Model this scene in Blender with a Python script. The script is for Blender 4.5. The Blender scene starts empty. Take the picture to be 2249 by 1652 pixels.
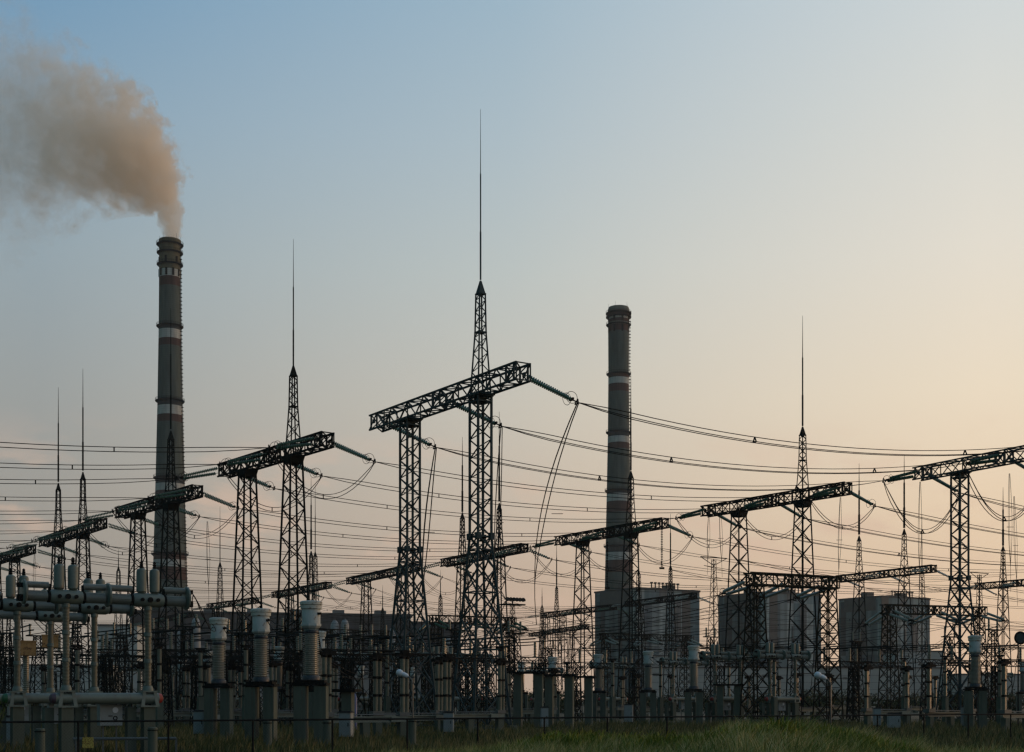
import bpy, math, random
import numpy as np
from mathutils import Vector, Matrix
random.seed(11)
R = math.radians
S = bpy.context.scene
COL = S.collection

# ------------------------------------------------------------------ camera, sky, sun, exposure
EYE, F, CX, HZ = 2.2, 3000.0, 1124.0, 1536.0      # photo measured on a 2248 px wide frame
cam = bpy.data.cameras.new('camera'); cam.sensor_width = 36; cam.lens = F/2248*36
cam.shift_y = (HZ-826)/2248; cam.clip_start = 0.5; cam.clip_end = 20000
camo = bpy.data.objects.new('camera', cam); COL.objects.link(camo)
camo.location = (0, 0, EYE); camo.rotation_euler = (R(90), 0, 0); S.camera = camo

SUN_AZ, SUN_EL = 66.0, 4.0                       # degrees to the right of the view, above the horizon
def lin(c):
    c = c/255.0
    return c/12.92 if c <= 0.04045 else ((c+0.055)/1.055)**2.4
def L3(r, g, b, k=1.0): return (lin(r)*k, lin(g)*k, lin(b)*k, 1)

w = bpy.data.worlds.new('World'); S.world = w; w.use_nodes = True
nt = w.node_tree; N = nt.nodes; LK = nt.links; N.clear()
out = N.new('ShaderNodeOutputWorld'); bg = N.new('ShaderNodeBackground'); LK.new(bg.outputs[0], out.inputs[0])
tc = N.new('ShaderNodeTexCoord'); sep = N.new('ShaderNodeSeparateXYZ'); LK.new(tc.outputs['Generated'], sep.inputs[0])
def wm(op, a, b=None, c=None):
    n = N.new('ShaderNodeMath'); n.operation = op
    for i, v in enumerate((a, b, c)):
        if v is None: continue
        if isinstance(v, (int, float)): n.inputs[i].default_value = v
        else: LK.new(v, n.inputs[i])
    return n.outputs[0]
def wmap(v, a, b, smooth=True):
    n = N.new('ShaderNodeMapRange'); n.interpolation_type = 'SMOOTHSTEP' if smooth else 'LINEAR'
    LK.new(v, n.inputs[0]); n.inputs[1].default_value = a; n.inputs[2].default_value = b
    return n.outputs[0]
def wramp(stops):
    n = N.new('ShaderNodeValToRGB'); LK.new(sep.outputs['Z'], n.inputs[0]); cr = n.color_ramp
    cr.interpolation = 'B_SPLINE' if False else 'LINEAR'
    while len(cr.elements) < len(stops): cr.elements.new(0.5)
    for e, (p, c) in zip(cr.elements, stops): e.position = p; e.color = L3(*c)
    return n.outputs[0]
def wmix(f, a, b):
    n = N.new('ShaderNodeMix'); n.data_type = 'RGBA'
    if isinstance(f, float): n.inputs[0].default_value = f
    else: LK.new(f, n.inputs[0])
    LK.new(a, n.inputs[6]); LK.new(b, n.inputs[7]); return n.outputs[2]
sx, sy = math.sin(R(SUN_AZ)), math.cos(R(SUN_AZ))
hl = wm('SQRT', wm('MAXIMUM', wm('ADD', wm('MULTIPLY', sep.outputs[0], sep.outputs[0]), wm('MULTIPLY', sep.outputs[1], sep.outputs[1])), 1e-5))
s_ = wm('DIVIDE', wm('ADD', wm('MULTIPLY', sep.outputs[0], sx), wm('MULTIPLY', sep.outputs[1], sy)), hl)
ramp_back = wramp([(0, (72, 98, 96)), (.12, (80, 113, 113)), (.35, (72, 117, 122)), (.7, (66, 114, 126)), (1, (66, 114, 126))])
ramp_l = wramp([(0, (149, 141, 131)), (.08, (158, 151, 141)), (.135, (163, 159, 151)), (.21, (159, 164, 163)), (.30, (152, 169, 178)), (.38, (137, 166, 187)), (.46, (112, 155, 188)), (1, (74, 118, 168))])
ramp_c = wramp([(0, (195, 169, 148)), (.08, (204, 179, 157)), (.135, (209, 192, 173)), (.21, (207, 201, 188)), (.30, (193, 201, 199)), (.38, (177, 194, 203)), (.46, (160, 186, 203)), (1, (90, 134, 180))])
ramp_r = wramp([(0, (228, 193, 162)), (.08, (240, 208, 174)), (.135, (247, 220, 187)), (.21, (246, 229, 203)), (.30, (236, 229, 215)), (.38, (223, 224, 218)), (.46, (210, 219, 222)), (1, (110, 150, 190))])
ramp_s = wramp([(0, (250, 190, 130)), (.1, (255, 215, 165)), (.25, (252, 226, 190)), (.5, (225, 222, 215)), (1, (120, 158, 195))])
aL, aC, aR = (math.cos(R(SUN_AZ-a)) for a in (-19.0, 0.0, 19.0))
c = wmix(wmap(s_, -1.0, aL), ramp_back, ramp_l)
c = wmix(wmap(s_, aL, aC, False), c, ramp_c)
c = wmix(wmap(s_, aC, aR, False), c, ramp_r)
c = wmix(wmap(s_, aR, 1.0), c, ramp_s)
# low thin sunset clouds
mp = N.new('ShaderNodeMapping'); mp.inputs['Scale'].default_value = (1, 1, 2.6); mp.inputs['Location'].default_value = (-.14, 0, 0); LK.new(tc.outputs['Generated'], mp.inputs[0])
nz = N.new('ShaderNodeTexNoise'); nz.inputs['Scale'].default_value = 9; nz.inputs['Detail'].default_value = 7; nz.inputs['Roughness'].default_value = .55
LK.new(mp.outputs[0], nz.inputs[0])
cm = wm('MULTIPLY', wmap(nz.outputs[0], .52, .64), wm('MULTIPLY', wmap(sep.outputs['Z'], .205, .13), wmap(sep.outputs['Z'], .03, .1)))
cl = N.new('ShaderNodeRGB'); cl.outputs[0].default_value = L3(226, 192, 168)
c = wmix(wm('MULTIPLY', cm, .55), c, cl.outputs[0])
sky = N.new('ShaderNodeTexSky'); sky.sky_type = 'NISHITA'; sky.sun_disc = False
sky.sun_elevation = R(SUN_EL); sky.sun_rotation = R(SUN_AZ); sky.air_density = 1.5; sky.dust_density = 2
hs = N.new('ShaderNodeVectorMath'); hs.operation = 'SCALE'; hs.inputs[3].default_value = .1; LK.new(sky.outputs[0], hs.inputs[0])
c = wmix(.04, c, hs.outputs[0])
LK.new(c, bg.inputs[0]); bg.inputs[1].default_value = 1.0

sun = bpy.data.lights.new('sun', 'SUN'); sun.energy = .75; sun.angle = R(.5); sun.color = (1, .56, .27)
suno = bpy.data.objects.new('sun', sun); COL.objects.link(suno)
suno.rotation_euler = Vector((-sx*math.cos(R(SUN_EL)), -sy*math.cos(R(SUN_EL)), -math.sin(R(SUN_EL)))).to_track_quat('-Z', 'Y').to_euler()
vs = S.view_settings; S.display_settings.display_device = 'sRGB'
vs.view_transform = 'Standard'; vs.look = 'None'; vs.exposure = 0; vs.gamma = 1
S.cycles.use_denoising = True; S.cycles.denoiser = 'OPENIMAGEDENOISE'; S.cycles.denoising_input_passes = 'RGB_ALBEDO_NORMAL'; S.cycles.denoising_prefilter = 'ACCURATE'
S.cycles.volume_bounces = 8; S.cycles.max_bounces = 10; S.cycles.diffuse_bounces = 3; S.cycles.glossy_bounces = 2
S.cycles.volume_step_rate = .5; S.cycles.volume_max_steps = 256
S.cycles.filter_width = 1.4; S.cycles.sample_clamp_direct = 4; S.cycles.sample_clamp_indirect = 2

# ------------------------------------------------------------------ materials
MATS = {}
def mat(name, col, rough=.7, metal=0.0, var=.25, scale=4.0, col2=None, spot=None, spec=.4, bump=0.0, stretch=(1, 1, 1)):
    m = bpy.data.materials.new(name); m.use_nodes = True; t = m.node_tree; n = t.nodes; b = n['Principled BSDF']
    tcn = n.new('ShaderNodeTexCoord'); mpn = n.new('ShaderNodeMapping'); mpn.inputs['Scale'].default_value = stretch
    t.links.new(tcn.outputs['Object'], mpn.inputs[0])
    no = n.new('ShaderNodeTexNoise'); no.inputs['Scale'].default_value = scale; no.inputs['Detail'].default_value = 6; no.inputs['Roughness'].default_value = .65
    t.links.new(mpn.outputs[0], no.inputs[0])
    rp = n.new('ShaderNodeValToRGB'); e = rp.color_ramp.elements
    e[0].position = .3; e[1].position = .7
    a = tuple(x*(1-var) for x in col); bb = tuple(min(1, x*(1+var)) for x in (col2 or col))
    e[0].color = (*a, 1); e[1].color = (*bb, 1)
    t.links.new(no.outputs[0], rp.inputs[0]); o = rp.outputs[0]
    if spot:                                  # rust or dirt patches
        n2 = n.new('ShaderNodeTexNoise'); n2.inputs['Scale'].default_value = spot[1]; n2.inputs['Detail'].default_value = 8; n2.inputs['Roughness'].default_value = .7
        t.links.new(mpn.outputs[0], n2.inputs[0])
        mr = n.new('ShaderNodeMapRange'); mr.inputs[1].default_value = spot[2]; mr.inputs[2].default_value = spot[2]+.08; t.links.new(n2.outputs[0], mr.inputs[0])
        mx = n.new('ShaderNodeMix'); mx.data_type = 'RGBA'; t.links.new(mr.outputs[0], mx.inputs[0]); t.links.new(o, mx.inputs[6]); mx.inputs[7].default_value = (*spot[0], 1); o = mx.outputs[2]
    t.links.new(o, b.inputs['Base Color']); b.inputs['Roughness'].default_value = rough; b.inputs['Metallic'].default_value = metal
    b.inputs['Specular IOR Level'].default_value = spec
    if bump:
        bn = n.new('ShaderNodeBump'); bn.inputs['Strength'].default_value = bump; t.links.new(no.outputs[0], bn.inputs['Height']); t.links.new(bn.outputs[0], b.inputs['Normal'])
    MATS[name] = m; return m
RUST = (.10, .045, .02)
STEEL = mat('dark_steel', (.0055, .0095, .0092), .8, 0, .3, 2, spot=((.014, .012, .009), 1.5, .6), spec=.1)
STEELG = mat('grey_painted_steel', (.026, .045, .050), .7, 0, .35, .8, spot=((.03, .028, .024), .9, .6), spec=.15)
STEELB = mat('brown_weathered_steel', (.017, .0165, .011), .8, 0, .3, 1.5, spot=((.04, .022, .011), 1.5, .62), spec=.1)
WIRE = mat('conductor_metal', (.010, .010, .0095), .8, 0, .2, 1, spec=.1)
GLASS = mat('green_glass_insulator', (.065, .16, .105), .2, 0, .2, 3, spec=.6); GLASS.node_tree.nodes['Principled BSDF'].inputs['Transmission Weight'].default_value = .35
GLASSP = mat('pale_glass_insulator', (.22, .27, .25), .15, 0, .15, 3, spec=.6)
PORC = mat('grey_porcelain', (.13, .145, .118), .3, 0, .15, 2, spot=((.12, .11, .09), 3, .62), spec=.5)
PORCG = mat('glazed_porcelain', (.22, .235, .215), .28, 0, .12, 2, spec=.5)
PORCB = mat('brown_porcelain', (.085, .075, .055), .25, 0, .15, 2, spec=.5)
PAINT = mat('grey_green_paint', (.092, .122, .110), .5, 0, .15, 3, spot=((.09, .085, .07), 2.5, .6), spec=.4)
WHITE = mat('white_weathered_paint', (.33, .375, .375), .6, 0, .2, 3, spot=((.14, .09, .055), 4.0, .60), stretch=(1, 1, .5))
CAPRIM = mat('white_rusty_rim_paint', (.36, .375, .34), .65, 0, .2, 3, spot=((.12, .065, .035), 5, .54))
CONC = mat('concrete', (.068, .083, .066), .9, 0, .22, 1.6, spot=((.07, .07, .06), 2.2, .6), bump=.1, stretch=(1, 1, .35))
REDP = mat('red_paint', (.20, .022, .016), .5)
GRNP = mat('green_paint', (.012, .075, .03), .5)
PURP = mat('purple_paint', (.055, .035, .05), .5)
DARK = mat('black_metal', (.006, .0075, .0075), .8, spec=.12)
NAVY = mat('dark_blue_collar', (.018, .025, .035), .5)
CABIN = mat('blue_grey_cabinet', (.17, .20, .21), .55, 0, .12, 3)
RUSTB = mat('rusty_orange_box', (.32, .17, .06), .7, 0, .3, 5, spot=(RUST, 4, .55))
LAMPM = mat('pale_lamp_housing', (.42, .48, .54), .35, 0, .08)
GALV = mat('galvanised_pipe', (.075, .085, .085), .5, 0, .15)

# ------------------------------------------------------------------ mesh building helpers
class MB:
    def __init__(s): s.v = []; s.f = []
    def quad_ring(s, a, b, n):
        for i in range(n):
            j = (i+1) % n; s.f.append((a+i, a+j, b+j, b+i))
    def bar(s, p, q, r, r2=None, n=4, caps=True, rot=0.0):
        p = Vector(p); q = Vector(q); d = q-p
        if d.length < 1e-6: return
        d.normalize(); u = d.cross(Vector((0, 0, 1)))
        if u.length < 1e-3: u = Vector((1, 0, 0))
        u.normalize(); k = d.cross(u); a = len(s.v); r2 = r if r2 is None else r2
        for c, rr in ((p, r), (q, r2)):
            for i in range(n):
                t = 2*math.pi*(i+.5)/n+rot; s.v.append(c+(u*math.cos(t)+k*math.sin(t))*rr)
        s.quad_ring(a, a+n, n)
        if caps: s.f.append(tuple(range(a+n-1, a-1, -1))); s.f.append(tuple(range(a+n, a+2*n)))
    def tube(s, pts, r, n=4):
        a0 = len(s.v); m = len(pts); pts = [Vector(p) for p in pts]
        for i, p in enumerate(pts):
            d = (pts[min(i+1, m-1)]-pts[max(i-1, 0)]).normalized(); u = d.cross(Vector((0, 0, 1)))
            if u.length < 1e-2: u = d.cross(Vector((0, 1, 0)))
            u.normalize(); k = d.cross(u)
            for j in range(n):
                t = 2*math.pi*(j+.5)/n; s.v.append(p+(u*math.cos(t)+k*math.sin(t))*r)
        for i in range(m-1): s.quad_ring(a0+i*n, a0+(i+1)*n, n)
        s.f.append(tuple(range(a0+n-1, a0-1, -1))); s.f.append(tuple(range(a0+(m-1)*n, a0+m*n)))
    def box(s, c, h, M=None):
        a = len(s.v); c = Vector(c)
        for z in (-1, 1):
            for x, y in ((-1, -1), (1, -1), (1, 1), (-1, 1)):
                v = Vector((x*h[0], y*h[1], z*h[2])); s.v.append(c+(M @ v if M else v))
        s.f += [(a+3, a+2, a+1, a), (a+4, a+5, a+6, a+7)]; s.quad_ring(a, a+4, 4)
    def frustum(s, c0, h0, c1, h1):
        a = len(s.v)
        for c, h in ((c0, h0), (c1, h1)):
            for x, y in ((-1, -1), (1, -1), (1, 1), (-1, 1)): s.v.append(Vector((c[0]+x*h[0], c[1]+y*h[1], c[2])))
        s.f += [(a+3, a+2, a+1, a), (a+4, a+5, a+6, a+7)]; s.quad_ring(a, a+4, 4)
    def lathe(s, prof, M=None, n=16, caps=True):
        a = len(s.v)
        for r, z in prof:
            for i in range(n):
                t = 2*math.pi*i/n; v = Vector((r*math.cos(t), r*math.sin(t), z)); s.v.append(M @ v if M else v)
        for k in range(len(prof)-1): s.quad_ring(a+k*n, a+(k+1)*n, n)
        if caps: s.f.append(tuple(range(a+n-1, a-1, -1))); b = a+(len(prof)-1)*n; s.f.append(tuple(range(b, b+n)))
    def ribbed(s, z0, z1, r, rib, k, M=None, n=16):
        pr = [(r, z0)]; p = (z1-z0)/k
        for i in range(k):
            z = z0+i*p; pr += [(r, z+.15*p), (r+rib, z+.45*p), (r+rib, z+.62*p), (r, z+.8*p)]
        pr.append((r, z1)); s.lathe(pr, M, n)
    def torus(s, c, R1, r, M=None, n=20, k=5):
        a = len(s.v); c = Vector(c)
        for i in range(n):
            t = 2*math.pi*i/n
            for j in range(k):
                q = 2*math.pi*j/k; v = Vector(((R1+r*math.cos(q))*math.cos(t), (R1+r*math.cos(q))*math.sin(t), r*math.sin(q))); s.v.append(c+(M @ v if M else v))
        for i in range(n):
            for j in range(k):
                i2 = (i+1) % n; j2 = (j+1) % k; s.f.append((a+i*k+j, a+i2*k+j, a+i2*k+j2, a+i*k+j2))
    def join(s, o):
        a = len(s.v); s.n1 = len(s.f); s.v += o.v; s.f += [tuple(i+a for i in f) for f in o.f]
    def build(s, name, m, parent=None, smooth=False, loc=None, m2=None):
        me = bpy.data.meshes.new(name); me.from_pydata([tuple(v) for v in s.v], [], s.f)
        me.materials.append(m)
        if m2: me.materials.append(m2); me.polygons.foreach_set('material_index', [0]*s.n1+[1]*(len(s.f)-s.n1))
        if smooth:
            me.polygons.foreach_set('use_smooth', [True]*len(me.polygons)); me.set_sharp_from_angle(angle=R(38))
        me.update(); o = bpy.data.objects.new(name, me); COL.objects.link(o)
        if parent: o.parent = parent
        if loc: o.location = loc
        return o
RX = Matrix.Rotation(R(90), 4, 'Y')            # z axis -> x axis

def tag(o, label, cat, group=None, kind='thing'):
    o['label'] = label; o['category'] = cat; o['kind'] = kind
    if group: o['group'] = group
    return o
def struct(o, kind='structure'): o['kind'] = kind; return o
def thing(name, label, cat, loc=(0, 0, 0), rz=0.0, group=None):
    o = bpy.data.objects.new(name, None); COL.objects.link(o); o.empty_display_size = .5
    o.location = loc; o.rotation_euler = (0, 0, rz); return tag(o, label, cat, group)
KIDS = {}
def kids(o): return [x for x in o.children]
def copy_tree(o, parent=None):
    c_ = o.copy(); COL.objects.link(c_)
    if parent: c_.parent = parent
    for ch in o.children: copy_tree(ch, c_)
    return c_
PROTO = {}
def place(key, maker, label, cat, group, loc, rot):
    """first call makes the thing and keeps it, later calls copy it with all its parts"""
    if key not in PROTO: o = PROTO[key] = maker()
    else: o = copy_tree(PROTO[key])
    o.location = loc; o.rotation_euler = rot if isinstance(rot, tuple) else (0, 0, rot)
    return tag(o, label, cat, group)
def raw(name):
    o = bpy.data.objects.new(name, None); COL.objects.link(o); o.empty_display_size = .5; return o
def P(px, py, Y): return Vector(((px-CX)/F*Y, Y, EYE+(HZ-py)/F*Y))
def G(px, Y, z=0.0): return Vector(((px-CX)/F*Y, Y, z))
Pd = Vector((.837, .547, 0)); Dd = Vector((-.547, .837, 0))      # the two directions of the yard's grid
AZ_P = math.atan2(Pd.y, Pd.x)
ORD = ['nearest', 'second', 'third', 'fourth', 'fifth', 'sixth', 'seventh', 'eighth', 'ninth', 'tenth']

# ------------------------------------------------------------------ ground
HX = [-60, -9, -5, -3, -1.2, -.3, .8, 2.3, 3.8, 4.8, 6.3, 7.3, 8.3, 9.3, 10.8, 14, 60]
HH = [0, 0, .02, .10, .42, .64, .84, .84, .92, 1.20, 1.24, 1.08, .86, .76, .80, .82, .8]
def ground_z(X, Y):
    X = np.asarray(X, float); Y = np.asarray(Y, float)
    h = np.interp(X*30/np.maximum(Y, 18), HX, HH)
    fy = np.clip((52-Y)/20, 0, 1); fy = fy*fy*(3-2*fy)
    near = np.clip((Y-2)/22, 0, 1)
    b = .05*np.sin(X*1.3+Y*.7)+.04*np.sin(X*2.9-Y*1.7)+.03*np.sin(X*.6+1+Y*2.3)
    return h*fy*(.75+.25*near)+b*fy*np.clip(h*2, 0, 1)
def build_ground():
    xs = np.concatenate([-np.geomspace(3000, 30, 24), np.linspace(-28, 34, 125), np.geomspace(36, 3000, 24)])
    ys = np.concatenate([[-600, -300, -100, -20], np.linspace(0, 60, 121), np.geomspace(62, 3000, 30)])
    XX, YY = np.meshgrid(xs, ys); ZZ = ground_z(XX, YY)
    nx = len(xs); v = np.stack([XX.ravel(), YY.ravel(), ZZ.ravel()], 1)
    f = [(j*nx+i, j*nx+i+1, (j+1)*nx+i+1, (j+1)*nx+i) for j in range(len(ys)-1) for i in range(nx-1)]
    me = bpy.data.meshes.new('ground'); me.from_pydata(v.tolist(), [], f); me.polygons.foreach_set('use_smooth', [True]*len(f))
    m = mat('ground_soil', (.030, .028, .016), .95, 0, .4, .5, col2=(.050, .048, .026), spot=((.13, .115, .085), .35, .60), bump=.3)
    me.materials.append(m); o = bpy.data.objects.new('ground', me); COL.objects.link(o); struct(o); o['label'] = 'dark earth and gravel ground of the switchyard rising to a low bank'; o['category'] = 'ground'
build_ground()

def blades(name, X, Y, Hh, wid, lean, seed, m, kind='stuff', z0=None):
    rng = np.random.default_rng(seed); n = len(X); Z = ground_z(X, Y) if z0 is None else z0
    a = rng.uniform(0, 2*np.pi, n); wx = np.cos(a)*wid; wy = np.sin(a)*wid
    b = rng.uniform(0, 2*np.pi, n); l = rng.uniform(.2, 1, n)*lean*Hh
    lx, ly = np.cos(b)*l+lean*.25*Hh, np.sin(b)*l
    v = np.zeros((n, 5, 3))
    v[:, 0] = np.stack([X-wx, Y-wy, Z-.03], 1); v[:, 1] = np.stack([X+wx, Y+wy, Z-.03], 1)
    v[:, 2] = np.stack([X+lx*.35+wx*.75, Y+ly*.35+wy*.75, Z+Hh*.6], 1); v[:, 3] = np.stack([X+lx*.35-wx*.75, Y+ly*.35-wy*.75, Z+Hh*.6], 1)
    v[:, 4] = np.stack([X+lx, Y+ly, Z+Hh], 1)
    me = bpy.data.meshes.new(name); me.vertices.add(n*5); me.vertices.foreach_set('co', v.ravel())
    base = np.arange(n)*5
    idx = np.stack([base, base+1, base+2, base+3, base+3, base+2, base+4], 1).ravel()
    me.loops.add(n*7); me.loops.foreach_set('vertex_index', idx)
    me.polygons.add(n*2); st = np.stack([np.arange(n)*7, np.arange(n)*7+4], 1).ravel(); me.polygons.foreach_set('loop_start', st)
    at = me.attributes.new('tint', 'FLOAT', 'POINT'); at.data.foreach_set('value', np.repeat(rng.uniform(0, 1, n), 5))
    me.update(calc_edges=True); me.materials.append(m); o = bpy.data.objects.new(name, me); COL.objects.link(o); o['kind'] = kind
    return o
def grass_mat(name, c0, c1, c2, patch=.35):
    m = bpy.data.materials.new(name); m.use_nodes = True; t = m.node_tree; n = t.nodes; b = n['Principled BSDF']
    tcn = n.new('ShaderNodeTexCoord'); no = n.new('ShaderNodeTexNoise'); no.inputs['Scale'].default_value = patch; no.inputs['Detail'].default_value = 5
    t.links.new(tcn.outputs['Object'], no.inputs[0])
    at = n.new('ShaderNodeAttribute'); at.attribute_name = 'tint'
    ad = n.new('ShaderNodeMath'); ad.operation = 'MULTIPLY_ADD'; t.links.new(at.outputs['Fac'], ad.inputs[0]); ad.inputs[1].default_value = .35; ad.inputs[2].default_value = -.17
    a2 = n.new('ShaderNodeMath'); t.links.new(no.outputs[0], a2.inputs[0]); t.links.new(ad.outputs[0], a2.inputs[1])
    rp = n.new('ShaderNodeValToRGB'); e = rp.color_ramp.elements; e[0].position = .38; e[0].color = (*c0, 1); e[1].position = .63; e[1].color = (*c2, 1)
    k = e.new(.5); k.color = (*c1, 1); t.links.new(a2.outputs[0], rp.inputs[0]); t.links.new(rp.outputs[0], b.inputs['Base Color'])
    b.inputs['Roughness'].default_value = .8; b.inputs['Specular IOR Level'].default_value = .15
    return m
def build_grass():
    rng = np.random.default_rng(3)
    gm = grass_mat('grass_blades', (.07, .11, .02), (.20, .215, .055), (.40, .33, .15), .42)
    n = 330000
    Y = 13+rng.uniform(0, 1, n)**.8*39; px = rng.uniform(560, 2330, n); X = (px-CX)/F*Y
    h = np.interp(X*30/Y, HX, HH)
    keep = rng.uniform(0, 1, n) < np.clip(h*1.4+.05, 0, 1); keep &= ~((px > 2040) & (rng.uniform(0, 1, n) < np.clip((px-2040)/130, 0, .80)))
    X, Y, px = X[keep], Y[keep], px[keep]; n = len(X)
    cl_ = .5+.28*np.sin(X*1.7+np.sin(Y*.9)*2)*np.sin(Y*1.1+X*.6)+.22*np.sin(X*4.1+Y*2.3)*np.sin(Y*3.1-X*2.2)
    H = (.15+.42*rng.uniform(0, 1, n)**2.5)*(.55+.75*cl_)*np.where(px > 2030, .6, 1)
    gr_ = blades('grass', X, Y, H, .007, .8, 5, gm); tag(gr_, 'olive and yellow-green grass covering the low bank in front', 'grass', None, 'stuff')
    # rough grass between the equipment, seen low on the left
    n = 90000; Y = 52+rng.uniform(0, 1, n)**1.3*70; px = rng.uniform(-60, 2300, n); X = (px-CX)/F*Y
    dm = grass_mat('dry_grass_blades', (.045, .055, .018), (.09, .092, .034), (.16, .135, .06), .12)
    tag(blades('yard_grass', X, Y, .18+.5*rng.uniform(0, 1, n)**2, .022, .5, 6, dm), 'dry rough grass around the feet of the yard equipment', 'grass', None, 'stuff')
    # taller yellow-green weeds on the bank
    wm_ = grass_mat('weed_leaves', (.09, .12, .016), (.155, .17, .022), (.24, .225, .04), 1.2)
    spots = [(1215, 34), (1245, 33), (1290, 35), (1340, 36), (1365, 35), (1150, 34), (1185, 35), (1700, 26), (1850, 27), (1890, 29), (1560, 27), (1450, 30), (1925, 29)]
    for i, (px, Y) in enumerate(spots):
        r = np.random.default_rng(100+i); m_ = 1500
        X0 = (px-CX)/F*Y; q = r.normal(0, .42, (m_, 2)); hz = .30+.22*r.uniform(0, 1, m_)
        zz = ground_z(np.full(m_, X0)+q[:, 0], np.full(m_, Y)+q[:, 1])+.02+r.uniform(0, .52, m_)*(.35+.65*r.uniform(0, 1, m_)*np.exp(-(q**2).sum(1)))
        o = blades('weed_bush', X0+q[:, 0], Y+q[:, 1], .10+.08*r.uniform(0, 1, m_), .016, 1.3, 200+i, wm_, 'thing', zz)
        wl = ['below the spired column of the tallest gantry', 'beside the stem of the tallest gantry', 'under the far white transformers', 'in front of the concrete pillar pairs',
              'at the foot of the smokeless chimney', 'by the splayed feet of the tallest gantry', 'between the tallest gantry and concrete pillars', 'before the wide spired gantry',
              'below the hooded street lamp on the bank', 'past the hooded lamp on the bank', 'before the pale transformer near the boiler house', 'under the first boiler house', 'on the far shoulder of the grass bank'][i]
        tag(o, 'yellow-green weed bush '+wl, 'weed', 'weeds on the grass bank')
build_grass()

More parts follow.
